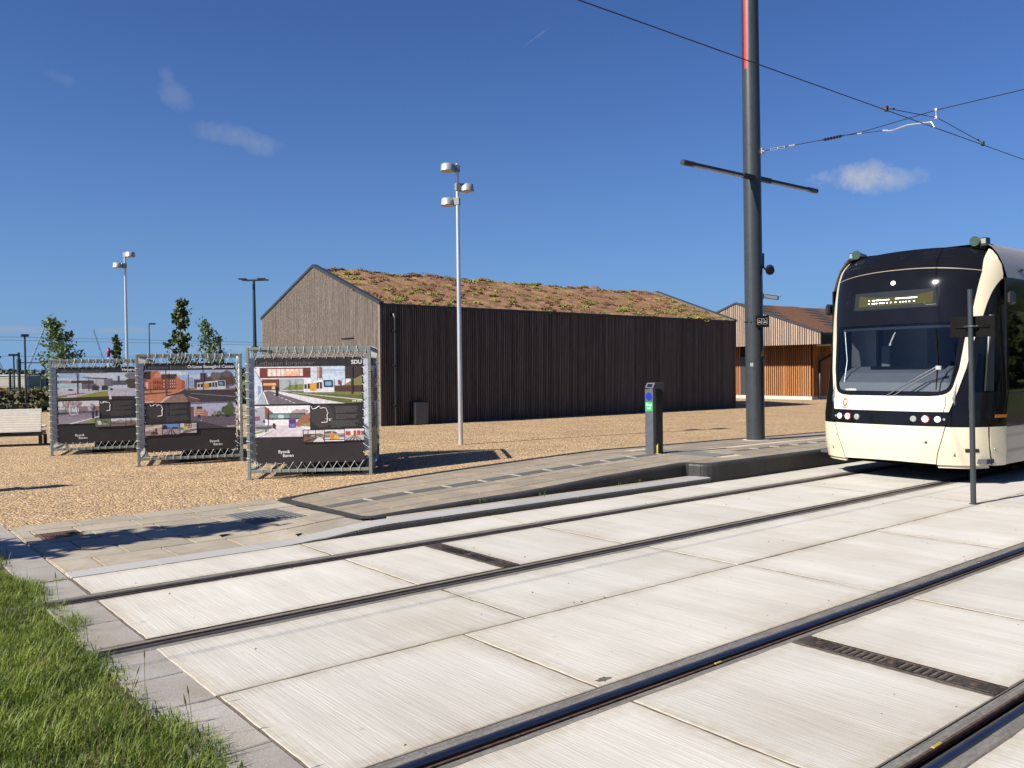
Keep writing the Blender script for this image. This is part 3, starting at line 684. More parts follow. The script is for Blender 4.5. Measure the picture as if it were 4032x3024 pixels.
def tufts(n, m, seed, smin, smax, blades, name, bias=True, ridge=False):
    r = random.Random(seed); V = []; F = []
    for _ in range(n):
        u = r.random(); v = r.random() ** 1.2
        if ridge: v = r.uniform(.96, 1.0)
        if bias and r.random() < .4: u = r.random() ** 2.2
        if bias and r.random() < .25: u = 1 - r.random() ** 2 * .5; v = v * .4
        c = Vector(rf(u, v, True)); s = r.uniform(smin, smax); asp = r.uniform(1, 2.4)
        for k in range(int(blades * r.uniform(.7, 1.3))):
            a = r.uniform(0, 2 * pi); d = r.random() ** .5 * s
            p = c + Vector((cos(a) * d * asp, sin(a) * d * .8, 0)); hh = s * .62 * (1 - (d / s) ** 2 * .8) + .015
            p.z = c.z + (p.y - c.y) * BP / (BW / 2) + hh * r.uniform(.25, 1.0); w = r.uniform(.018, .04)
            t = Vector((r.uniform(-1, 1), r.uniform(-1, 1), r.uniform(-.4, 1))).normalized(); o2 = t.orthogonal().normalized()
            i0 = len(V); V += [p - t * w, p + o2 * w * .7, p + t * w, p - o2 * w * .7]; F.append((i0, i0 + 1, i0 + 2, i0 + 3))
    Mi = WM[bl.name].inverted(); V = [tuple(Mi @ x) for x in V]
    o = mesh_np(name, V, F, m, bl); tag(o, kind='stuff')
tufts(135, m_tuft, 3, .06, .17, 60, 'green_sedum'); tufts(260, m_tuftb, 5, .06, .18, 40, 'dry_sedum', False); tufts(60, m_tuftb, 8, .06, .14, 40, 'dry_sedum', False, True); tufts(26, m_tuft, 9, .05, .11, 45, 'green_sedum', False, True)
# down pipe, wall box, louvre bar
b = MB(); px = .43
b.tube([lb(px - .03, .0, 3.2), lb(px - .02, -.10, 3.19), lb(px, -.13, 3.05), lb(px, -.12, .06)], .045, 10)
for z in (2.72, 1.75, .6): b.box(lb(px - .07, -.17, z - .02), lb(px + .07, -.02, z + .02))
b.build('down_pipe', m_black, bl)
b = MB(); b.cbox(lb(.95, -.28, .02), lb(1.43, -.02, .68), .012); b.build('wall_cabinet', m_black, bl)
b = MB(); b.cbox(lb(.97, -.292, .04), lb(1.41, -.278, .66), .004); b.tube([lb(1.2, -.296, .55), lb(1.2, -.28, .55)], .03, 10); b.box(lb(1.05, -.297, .50), lb(1.14, -.290, .56)); b.build('cabinet_door', m_aludark, bl)
b = MB(); b.box(lb(-.03, 1.50, 2.56), lb(.0, 2.26, 2.585)); b.build('shadow_gap_bar', m_blackmat, bl)

# --- second building
b2 = thing('larch_building', 'smaller orange cedar and larch building partly hidden behind the tram', 'building', (37.0, 22.35, -.05))
U0 = 37.0; G0 = 38.4; YR, YA = 22.35, 27.17; YL = 2 * YA - YR; ZE, ZA, ZB = 3.24, 4.93, 2.69
def r2(y): return ZE + (ZA - ZE) * (1 - abs(y - YA) / (YA - YR))
b = MB(); b.prism([(U0 + .03, y, z) for y, z in ((YR, ZB), (YL, ZB), (YL, ZE - .03), (YA, ZA - .03), (YR, ZE - .03))], (16, 0, 0)); b.build('upper_volume', m_membrane, b2)
b = MB(); b.box((G0 + .05, 23.75, -.3), (53, YL - .6, ZB + .01)); b.build('lower_volume', m_membrane, b2)
me_u = slat_mesh('larch_slat', .075, .04, m_wood2); me_c = slat_mesh('cedar_slat', .075, .04, m_cedar)
n = 78
Mb2 = Vector((37.0, 22.35, -.05))
for i in range(n):
    y = YR + (YL - YR) * (i + .5) / n
    add_slat('larch_slat', me_u, Vector((U0 + .03, y, ZB - .02)) - Mb2, -pi / 2, r2(y) - ZB - .02, b2, rng.uniform(.9, 1.1))
n = 62
for i in range(n):
    y = 23.76 + 7.6 * (i + .5) / n
    if 27.5 < y < 27.95: continue
    add_slat('cedar_slat', me_c, Vector((G0 + .05, y, .12)) - Mb2, -pi / 2, ZB - .12, b2, rng.uniform(.9, 1.1))
n = 60
for i in range(n):
    x = G0 + .1 + 12 * (i + .5) / 100
    add_slat('cedar_slat', me_c, Vector((x, 23.75, .12)) - Mb2, 0, ZB - .1, b2, .9)
b = MB(); b.box((G0 - .01, 23.70, -.3), (53, YL - .55, .115)); b.build('plinth', m_found, b2)
b = MB(); b.box((G0 - .005, 27.52, .1), (G0 + .045, 27.93, 2.15)); b.build('dark_door', m_anth, b2)
b = MB()
for y0, y1 in ((YR - .04, YA - .001), (YL + .04, YA + .001)): b = MB(); b.prism([(U0 - .05, y0, ZE - .06), (U0 - .05, y1, ZA - .06), (U0 - .05, y1, ZA + .035), (U0 - .05, y0, ZE + .035)], (.12, 0, 0)); b.build('roof_cap', m_flash, b2)
b = MB(); b.grid(40, 24, lambda u, v: (U0 + .08 + 16 * u, YR + (YA - YR) * v, ZE + (ZA - ZE) * v - .02 + .03 * sin(31 * u + 17 * v) * sin(23 * v + 9 * u)), 0); b.grid(10, 6, lambda u, v: (U0 + .08 + 16 * u, YL + (YA - YL) * v, ZE + (ZA - ZE) * v - .03), 0, flip=True); b.build('planted_roof', m_sedum2, b2)
b = MB(); b.box((U0 + .06, YR - .06, ZE - .12), (53, YR + .03, ZE - .02)); b.build('gutter', m_black, b2)
b = MB(); b.tube([(40.4, 22.5, 2.72), (40.2, 23.1, 2.5), (39.2, 23.55, 1.95), (39.0, 23.62, 1.85), (39.0, 23.62, 0)], .06, 8); b.build('down_pipe', m_black, b2)
b = MB(); b.cbox((38.0, 22.6, 2.6), (38.3, 23.2, 2.69), .01); b.build('soffit_lamp', m_lens, b2)

# ================================================================== EXHIBITION STANDS
_pm = {}
def pm(c, var=.26, scale=24):
    k = (tuple(c), var, scale)
    if k not in _pm: _pm[k] = mat('photo_print', s2l(c), .5, var=var, scale=scale, detail=5, contrast=.5)
    return _pm[k]
def R_(x0, y0, x1, y1): return [(x0, y0), (x1, y0), (x1, y1), (x0, y1)]
def blob(cx, cy, rx, ry, n=14, sd=1):
    r = random.Random(sd); return [(cx + rx * cos(2 * pi * i / n) * r.uniform(.75, 1.1), cy + ry * sin(2 * pi * i / n) * r.uniform(.75, 1.1)) for i in range(n)]
def tree_p(cx, y0, y1, w, c, sd):
    r = random.Random(sd); out = [(R_(cx - .006, y0 + (y1 - y0) * .3, cx + .006, y1), (60, 50, 48))]
    for k in range(9): out.append((blob(cx + r.uniform(-w, w) * .7, y0 + (y1 - y0) * r.uniform(.1, .55), w * .4, (y1 - y0) * .15, 9, sd + k), tuple(int(v * r.uniform(.8, 1.2)) for v in c)))
    return out
def tramp(x0, x1, y0, y1, nose=.25, flip=False):
    w = x1 - x0; h = y1 - y0; f = (lambda x: x0 + x1 - x) if flip else (lambda x: x)
    o = [([(f(x0), y0 + h * .25), (f(x1 - w * nose), y0 + h * .02), (f(x1 - .02 * w), y0 + h * .03), (f(x1), y1), (f(x0), y1 - h * .02)], (225, 226, 228))]
    o.append(([(f(x0 + .02 * w), y0 + h * .38), (f(x1 - w * nose * 1.1), y0 + h * .22), (f(x1 - w * nose * 1.1), y0 + h * .72), (f(x0 + .02 * w), y0 + h * .72)], (52, 52, 62)))
    o.append(([(f(x1 - w * nose), y0 + h * .08), (f(x1 - .05 * w), y0 + h * .08), (f(x1 - .03 * w), y0 + h * .62), (f(x1 - w * nose * .95), y0 + h * .62)], (40, 52, 66)))
    o.append(([(f(x1 - w * nose * .85), y0 + h * .2), (f(x1 - .1 * w), y0 + h * .2), (f(x1 - .09 * w), y0 + h * .5), (f(x1 - w * nose * .8), y0 + h * .5)], (120, 170, 205)))
    o.append(([(f(x0 + .2 * w), y0 + h * .33), (f(x0 + .42 * w), y0 + h * .28), (f(x0 + .42 * w), y0 + h * .86), (f(x0 + .2 * w), y0 + h * .88)], (222, 160, 60)))
    for k in (.1, .5, .6): o.append((R_(*sorted((f(x0 + k * w), f(x0 + (k + .025) * w)))[:1], y0 + h * .3, max(f(x0 + k * w), f(x0 + (k + .025) * w)), y1), (225, 226, 228)))
    return o
def windows(x0, y0, x1, y1, nx, ny, c):
    return [(R_(x0 + (x1 - x0) * (i + .25) / nx, y0 + (y1 - y0) * (j + .25) / ny, x0 + (x1 - x0) * (i + .75) / nx, y0 + (y1 - y0) * (j + .8) / ny), c) for i in range(nx) for j in range(ny)]
SKY_ = (226, 228, 236)
PH = {}
PH['sdu1'] = [(R_(0, 0, 1, 1), SKY_), (R_(.05, .03, .53, .30), (118, 52, 38)), (R_(.12, .06, .45, .25), (238, 222, 208))] + [(R_(.12 + .041 * k, .06, .124 + .041 * k, .25), (150, 110, 95)) for k in range(9)] + \
    [([(.28, .12), (.42, .1), (.42, .25), (.26, .25)], (236, 190, 160)), (R_(.07, .33, .24, .62), (110, 60, 46)), (R_(.08, .43, .20, .50), (222, 170, 110)), (R_(.16, .52, .19, .60), (230, 190, 130)), (R_(.23, .32, .45, .62), (168, 178, 182)),
     ([(.25, .62), (.33, .5), (.46, .46), (.46, .62)], (128, 140, 70)), (R_(.52, .0, .58, .52), (205, 212, 226)), (R_(.58, .02, .64, .3), (196, 150, 132)), (R_(.63, .0, .84, .52), (198, 214, 232)), (R_(.63, .08, .84, .13), (170, 186, 204)),
     (R_(.84, .0, 1, .33), (66, 46, 44)), ([(.82, .52), (.92, .36), (1, .24), (1, .55), (.82, .56)], (132, 124, 74)), (R_(.74, .52, 1, .72), (72, 44, 44))] + [(R_(.75 + .02 * k, .52, .757 + .02 * k, .72), (100, 70, 66)) for k in range(12)] + \
    [([(.15, .64), (1, .72), (1, 1), (.75, 1)], (96, 104, 52)), ([(.30, .64), (1, .70), (1, .78), (.5, .72)], (120, 122, 62)), ([(.35, .69), (1, .90), (1, .925), (.35, .70)], (225, 218, 212)), ([(.12, .66), (.20, .64), (.84, 1), (.50, 1)], (222, 218, 224)),
     ([(.08, .66), (.14, .64), (.54, 1), (.12, 1)], (112, 102, 110)), ([(.0, .08), (.07, .42), (.075, .66), (.02, 1), (0, 1)], (206, 214, 232)), ([(.035, .5), (.06, .52), (.06, .68), (.03, .78)], (140, 152, 176)), ([(.075, .66), (.085, .66), (.13, 1), (.115, 1)], (232, 230, 232)), ([(.02, 1), (.075, .68), (.11, 1)], (176, 180, 186))] + \
    [([(.17 + .035 * k, .73 + .045 * k), (.185 + .035 * k, .73 + .045 * k), (.20 + .035 * k, .755 + .045 * k), (.185 + .035 * k, .755 + .045 * k)], (230, 226, 230)) for k in range(6)] + \
    tramp(.455, .74, .34, .70, .36) + [(R_(.895, 0, .912, .74), (50, 50, 56)), (R_(.605, 0, .613, .35), (60, 60, 66)), (R_(.32, .36, .325, .62), (60, 60, 62)), (R_(.375, .38, .379, .62), (60, 60, 62)), (R_(.775, .37, .797, .50), (150, 50, 40)), (R_(.196, .56, .216, .78), (28, 26, 30)), (blob(.206, .545, .009, .025), (40, 34, 34)), ([(.4, .10), (.9, .19), (.9, .195), (.4, .106)], (80, 80, 84))]
PH['sdu2'] = [(R_(0, 0, 1, 1), (240, 236, 240)), ([(0, .08), (.18, .0), (.18, .62), (0, .66)], (170, 172, 182)), (R_(0, .33, .09, .47), (150, 90, 110)), ([(.18, 0), (.33, .22), (.33, .45), (.18, .42)], (150, 84, 66)), (blob(.82, .22, .17, .12, 16, 3), (176, 158, 160)), (R_(.22, .24, .92, .44), (58, 56, 62)), (R_(.26, .27, .62, .40), (120, 150, 150)), (R_(.62, .27, .9, .40), (96, 110, 100)), (R_(.42, .29, .52, .4), (190, 210, 205)),
    ([(.72, .6), (.80, .42), (1, .22), (1, .62), (.74, .7)], (156, 108, 88)), ([(.78, .66), (1, .55), (1, .68)], (150, 150, 80)), ([(0, .6), (.4, .62), (.4, .7), (0, .8)], (150, 148, 152)), ([(.40, .62), (.74, .66), (1, .8), (1, 1), (0, 1), (0, .96)], (214, 204, 210)), ([(0, .84), (.2, .76), (.1, .85), (0, .9)], (140, 160, 70)), (R_(.61, .42, .74, .74), (132, 62, 140)), (R_(.625, .46, .725, .56), (96, 44, 120)), (R_(.63, .6, .72, .68), (90, 130, 190)), (R_(.605, .72, .745, .765), (226, 224, 232)),
    (R_(.235, .05, .245, .86), (86, 86, 92)), (R_(.18, .7, .215, .9), (110, 112, 118)), (R_(.32, .56, .36, .72), (90, 40, 44)), (R_(.345, .6, .37, .74), (44, 40, 46)), ([(.13, .52), (.16, .42), (.19, .52)], (80, 84, 104)), (R_(.02, .66, .3, .72), (88, 88, 98)), (blob(.975, .45, .02, .035), (200, 60, 70)), ([(.0, .97), (.4, .72), (.41, .72), (.05, 1), (0, 1)], (236, 232, 236))]
PH['rail_a'] = [(R_(0, 0, 1, 1), (216, 210, 214)), (R_(0, .3, .62, .62), (86, 70, 60)), (blob(.75, .42, .3, .15), (120, 100, 86)), ([(0, .62), (1, .55), (1, 1), (0, 1)], (118, 92, 70)), ([(.7, .62), (.9, .6), (1, 1), (.45, 1)], (214, 208, 212)), ([(.0, .92), (.7, .6), (.74, .6), (.15, 1), (0, 1)], (70, 54, 46)), (R_(.2, .0, .23, .8), (48, 44, 46)), (R_(.58, 0, .6, .6), (60, 56, 58)), (R_(.35, .4, .55, .55), (150, 146, 150))]
PH['rail_b'] = [(R_(0, 0, 1, 1), (222, 218, 224)), (blob(.3, .25, .4, .16), (110, 76, 74)), (R_(0, .32, 1, .7), (160, 152, 158)), (R_(0, .5, 1, .6), (104, 98, 100)), (R_(.33, .2, .42, .5), (222, 150, 40)), (R_(.26, .45, .44, .9), (216, 140, 40)), (R_(.47, .55, .72, .85), (226, 168, 60)), (R_(.5, .5, .68, .6), (238, 190, 70)), (R_(0, .82, 1, .9), (72, 60, 62)), (R_(0, .9, 1, 1), (226, 222, 230)), (blob(.37, .2, .04, .08), (236, 200, 80))]
PH['rail_c'] = [(R_(0, 0, 1, 1), (226, 224, 228)), (R_(.03, .2, .3, .55), (190, 70, 46)), (R_(.45, .15, .82, .55), (188, 66, 44)), (R_(.58, .12, .64, .5), (226, 200, 190)), (R_(.85, .2, 1, .6), (110, 100, 104)), ([(0, .55), (1, .55), (1, 1), (0, 1)], (190, 180, 180))] + [([(.47 + .012 * k, .55), (.485 + .012 * k, .55), (.1 + .2 * k, 1), (.0 + .2 * k, 1)], (96, 86, 88)) for k in range(5)]
PH['obc1'] = [(R_(0, 0, 1, 1), (178, 202, 236)), (blob(.3, .1, .2, .07), (226, 232, 242)), (blob(.7, .2, .25, .08), (206, 220, 240)), (R_(0, .02, .09, .3), (66, 44, 38)), ([(.07, .04), (.15, 0), (.19, .26), (.19, .62), (.07, .62)], (196, 112, 80)), ([(.1, .16), (.155, .02), (.2, .22), (.1, .22)], (222, 150, 118)), (R_(0, .27, .08, .62), (206, 118, 86)), (R_(.018, .36, .04, .56), (226, 210, 200)), (R_(.185, .12, .35, .26), (70, 58, 62)), (R_(.185, .26, .35, .60), (170, 84, 60)), ([(.34, .18), (.43, .34), (.43, .58), (.34, .6)], (206, 126, 92)), (R_(.40, .32, .435, .56), (186, 92, 60))] + \
    windows(.2, .28, .34, .55, 6, 3, (222, 190, 170)) + windows(.09, .28, .18, .58, 4, 2, (110, 60, 50)) + [(R_(.61, .10, .67, .5), (62, 60, 70)), (R_(.54, .3, .62, .56), (80, 70, 74)), (blob(.84, .32, .17, .22, 20, 5), (96, 76, 66)), (blob(.78, .2, .07, .14, 12, 4), (120, 110, 108)), (blob(.9, .14, .06, .12, 12, 9), (110, 102, 104)),
     (R_(0, .58, 1, 1), (70, 64, 70)), (R_(.45, .57, 1, .63), (180, 130, 104)), ([(0, .62), (.45, .58), (.38, .68), (.24, .78), (.16, 1), (0, 1)], (214, 140, 106)), ([(0, .7), (.3, .66), (.3, .69), (0, .75)], (110, 70, 60)), ([(.28, .78), (.42, .74), (.50, 1), (.2, 1)], (150, 124, 112)), ([(.24, .8), (.29, .8), (.19, 1), (.16, 1)], (236, 200, 176)), ([(.50, .72), (1, .84), (1, .87), (.5, .735)], (150, 144, 148)), ([(.46, .8), (.6, .92), (.56, .92)], (226, 200, 190)), ([(.45, .82), (.62, .94), (.6, 1), (.47, 1)], (110, 80, 66))] + tramp(.57, .895, .33, .62, .28) + \
    [(R_(.228, .0, .240, .80), (110, 84, 74)), (R_(.635, .0, .645, .66), (110, 98, 100)), (R_(.475, .15, .484, .62), (66, 60, 66)), (R_(.457, .27, .462, .6), (80, 70, 74)), (R_(.06, .35, .066, .68), (90, 66, 58))]
PH['obc2'] = [(R_(0, 0, 1, 1), (190, 194, 226)), (R_(0, .2, .07, .62), (140, 92, 74)), ([(.1, .26), (.3, .3), (.38, .42), (.38, .56), (.1, .58)], (196, 134, 106)), (R_(.13, .2, .25, .28), (66, 54, 62)), (R_(.5, .38, .56, .56), (176, 130, 110))] + windows(.12, .3, .3, .54, 6, 3, (232, 206, 190)) + \
    [(blob(.83, .34, .16, .2, 18, 3), (84, 98, 58)), (blob(.87, .15, .06, .11, 10, 6), (92, 108, 66)), (blob(.63, .45, .06, .1, 10, 8), (108, 122, 70)), (R_(0, .55, 1, 1), (108, 98, 112)), (R_(.55, .5, 1, .57), (70, 80, 54)), ([(0, .72), (.2, .74), (.5, .86), (.8, 1), (0, 1)], (72, 66, 78)), (blob(.58, .56, .045, .04), (48, 46, 52)), (blob(.81, .57, .06, .04), (44, 44, 50)), (R_(.46, .5, .5, .57), (60, 56, 62)), (R_(.15, .5, .2, .6), (54, 48, 56)), (R_(.21, .70, .235, .73), (230, 226, 236)), (R_(.23, .64, .245, .66), (220, 216, 226)), (R_(.45, .3, .455, .56), (110, 110, 124))]
PH['dig_a'] = [(R_(0, 0, 1, 1), (176, 150, 138)), ([(0, .3), (.5, .1), (1, .0), (1, .25), (.4, .5), (0, .6)], (214, 196, 188)), (blob(.55, .8, .3, .18, 12, 2), (92, 70, 58)), (blob(.85, .6, .17, .3, 10, 3), (200, 176, 160)), (R_(.3, 0, .5, .14), (110, 150, 80)), (blob(.65, .5, .08, .2), (86, 74, 70)), (blob(.2, .75, .2, .14), (150, 124, 112))]
PH['dig_b'] = [(R_(0, 0, 1, 1), (110, 150, 220)), (blob(.12, .35, .2, .3), (46, 44, 46)), (blob(.75, .42, .25, .15), (70, 56, 60)), (R_(.3, .3, .45, .5), (120, 110, 120)), (R_(0, .5, 1, 1), (176, 160, 164))] + [([(.46 + .02 * k, .5), (.49 + .02 * k, .5), (.12 + .22 * k, 1), (.02 + .22 * k, 1)], (88, 80, 92)) for k in range(4)]
PH['dig_c'] = [(R_(0, 0, 1, 1), (222, 216, 218)), (R_(.25, .0, .7, .5), (156, 90, 70)), (R_(.7, .1, 1, .45), (190, 182, 182))] + windows(.3, .05, .68, .45, 4, 2, (226, 206, 196)) + [(R_(0, .55, 1, 1), (206, 196, 198)), ([(.3, .7), (1, .55), (1, .75), (.35, 1), (.1, 1)], (122, 114, 118)), (blob(.33, .5, .15, .22, 9, 4), (190, 214, 90)), (blob(.22, .35, .07, .1), (226, 236, 150)), (R_(0, .4, .2, .7), (120, 140, 110))]
PH['hoj1'] = [(R_(0, 0, 1, 1), (206, 216, 232)), (blob(.15, .12, .25, .1), (170, 198, 226)), (R_(0, .27, .12, .42), (140, 146, 160)), (R_(.07, .30, .2, .40), (172, 140, 140)), (R_(.16, .28, .42, .4), (84, 66, 66)), (R_(.42, .24, .55, .5), (190, 186, 192)), (R_(.54, .22, .64, .5), (120, 118, 128)), ([(.28, .16), (.58, .2), (.58, .235), (.36, .21)], (58, 58, 66)), (R_(0, .38, .28, .52), (186, 210, 216)), (R_(.28, .4, .45, .66), (112, 104, 110)), (R_(.62, .3, .8, .46), (96, 96, 100)), (R_(.70, .12, .72, .4), (80, 84, 96)), (blob(.9, .4, .12, .26, 18, 5), (84, 72, 60)), (blob(.88, .12, .1, .13, 12, 6), (128, 122, 130)),
    (R_(0, .6, 1, 1), (202, 198, 208)), ([(0, .84), (.12, .8), (.1, .88), (0, .92)], (130, 134, 60)), ([(.1, .8), (.28, .74), (.34, .77), (.14, .82)], (150, 84, 74)), ([(.18, .9), (.5, .70), (.58, .70), (.58, .9)], (152, 150, 72)), ([(.0, .92), (.6, .88), (.6, 1), (0, 1)], (58, 52, 44)), ([(.6, .88), (1, .9), (1, 1), (.61, 1)], (48, 46, 52)), ([(.6, .7), (.615, .7), (.625, 1), (.595, 1)], (226, 224, 230)), (R_(.40, .48, .475, .68), (54, 56, 64)), (R_(.51, .48, .58, .68), (54, 56, 64)), (R_(.41, .66, .475, .69), (226, 226, 230)), (R_(.51, .66, .58, .69), (226, 226, 230)), (blob(.15, .62, .035, .03), (40, 42, 50)), (R_(.225, 0, .237, .76), (66, 64, 72)), (R_(.355, .22, .362, .68), (70, 66, 72)), (R_(.925, .3, .93, .72), (130, 116, 90)), (R_(.92, .55, .94, .62), (206, 160, 40)), (R_(.61, .58, .635, .66), (60, 60, 74))]
PH['hoj2'] = [(R_(0, 0, 1, 1), (226, 224, 232)), (R_(0, .36, .25, .56), (136, 142, 140)), (R_(.5, .24, 1, .5), (150, 128, 126)), (R_(.72, .26, .85, .45), (200, 194, 196))] + tree_p(.17, .0, .5, .08, (170, 160, 160), 3) + tree_p(.3, 0, .5, .08, (176, 166, 166), 5) + tree_p(.47, 0, .5, .07, (172, 162, 164), 7) + tree_p(.83, .1, .5, .06, (170, 160, 164), 8) + \
    [(R_(0, .5, .55, .6), (58, 56, 50)), (R_(.5, .44, 1, .52), (110, 100, 100)), (R_(0, .58, 1, 1), (160, 150, 164)), ([(0, .6), (1, .52), (1, .8), (0, .64)], (146, 138, 152)), ([(.22, 1), (1, .68), (1, .72), (.36, 1)], (232, 228, 236)), ([(.65, 1), (.8, .84), (.88, .8), (.9, 1)], (146, 156, 74)), ([(.23, .62), (.27, .54), (.32, .48), (.44, .48), (.49, .55), (.49, .62)], (196, 200, 206)), ([(.31, .5), (.43, .5), (.45, .55), (.29, .55)], (72, 78, 88)), (blob(.27, .62, .02, .03), (30, 30, 34)), (blob(.45, .61, .02, .03), (30, 30, 34)), (blob(.84, .57, .035, .12, 10, 3), (40, 42, 66)), (blob(.84, .46, .018, .04), (70, 70, 80)), (blob(.93, .58, .03, .13, 10, 4), (34, 30, 40)), (blob(.93, .45, .016, .04), (60, 50, 50)), (R_(.82, .66, .87, .78), (60, 56, 66)), (R_(.55, .46, .64, .51), (70, 90, 150))]
PH['hoj_a'] = [(R_(0, 0, 1, 1), (120, 128, 96)), (blob(.25, .35, .15, .14), (222, 226, 232)), (blob(.3, .6, .16, .16), (196, 204, 214)), (blob(.7, .4, .2, .1), (70, 90, 70)), (blob(.65, .65, .2, .12), (150, 160, 156)), (blob(.5, .15, .3, .1), (98, 110, 70)), (R_(0, .85, 1, 1), (110, 100, 84))]
PH['hoj_b'] = [(R_(0, 0, 1, 1), (218, 222, 232)), ([(.3, .45), (.4, .25), (.7, .18), (.95, .3), (1, .5)], (150, 156, 160)), (R_(0, .38, .35, .52), (84, 78, 78)), (R_(0, .5, 1, 1), (134, 112, 104)), (R_(0, .62, 1, .72), (106, 90, 82)), (R_(.5, .3, .53, .5), (90, 96, 104))]
PH['hoj_c'] = [(R_(0, 0, 1, 1), (216, 220, 230)), (R_(0, .3, .6, .5), (130, 136, 142)), (R_(0, .48, 1, 1), (142, 108, 92)), ([(.9, .5), (.95, .5), (.5, 1), (.3, 1)], (92, 80, 78)), ([(.97, .5), (1, .5), (.9, 1), (.7, 1)], (92, 80, 78)), (R_(.3, 0, .34, .8), (56, 54, 60))]
ROUTE = [(.02, .0), (.08, .09), (.10, .16), (.24, .14), (.40, .03), (.45, .03), (.50, .13), (.62, .10), (.76, .13), (.86, .38), (.80, .46), (.82, .62), (.80, .82), (.52, .84)]
LAY = {
 'SDU': dict(title='SDU', tu=.985, tv=.068, t=[('sdu1', 0.0, .088, .985, .44), ('sdu2', 0.0, .455, .50, .747), ('rail_a', .44, .69, .627, .80), ('rail_b', .633, .688, .812, .796), ('rail_c', .818, .682, .995, .79)], cut=True, disc=(.612, .555, .112), txt=(.735, .955, .468, .67), logo=(.205, .90), date=[('okt 2021', .985, .425, 'RIGHT')], route=(.505, .46, .19, .19), dot=(.68, .597)),
 'OBC': dict(title='Odense Banegård Center', tu=.99, tv=.062, t=[('obc1', .01, .083, .995, .445), ('obc2', .50, .435, .995, .745), ('dig_a', .01, .688, .19, .805), ('dig_b', .197, .684, .375, .80), ('dig_c', .382, .682, .56, .79)], cut=True, disc=(.148, .525, .12), txt=(.277, .482, .455, .665), logo=(.70, .905), date=[('maj 2021', .015, .44, 'LEFT'), ('maj 2015', .99, .735, 'RIGHT')], route=(.055, .452, .17, .17), dot=(.143, .478)),
 'HOJ': dict(title='Højstrupvej', tu=.985, tv=.058, t=[('hoj1', .015, .078, .99, .43), ('hoj2', .02, .445, .48, .74), ('hoj_a', .435, .687, .605, .79), ('hoj_b', .612, .685, .78, .788), ('hoj_c', .787, .683, .965, .785)], cut=True, disc=(.555, .53, .10), txt=(.645, .89, .455, .65), logo=(.20, .905), date=[('okt 2021', .985, .425, 'RIGHT')], route=(.49, .455, .14, .15), dot=(.553, .47))}

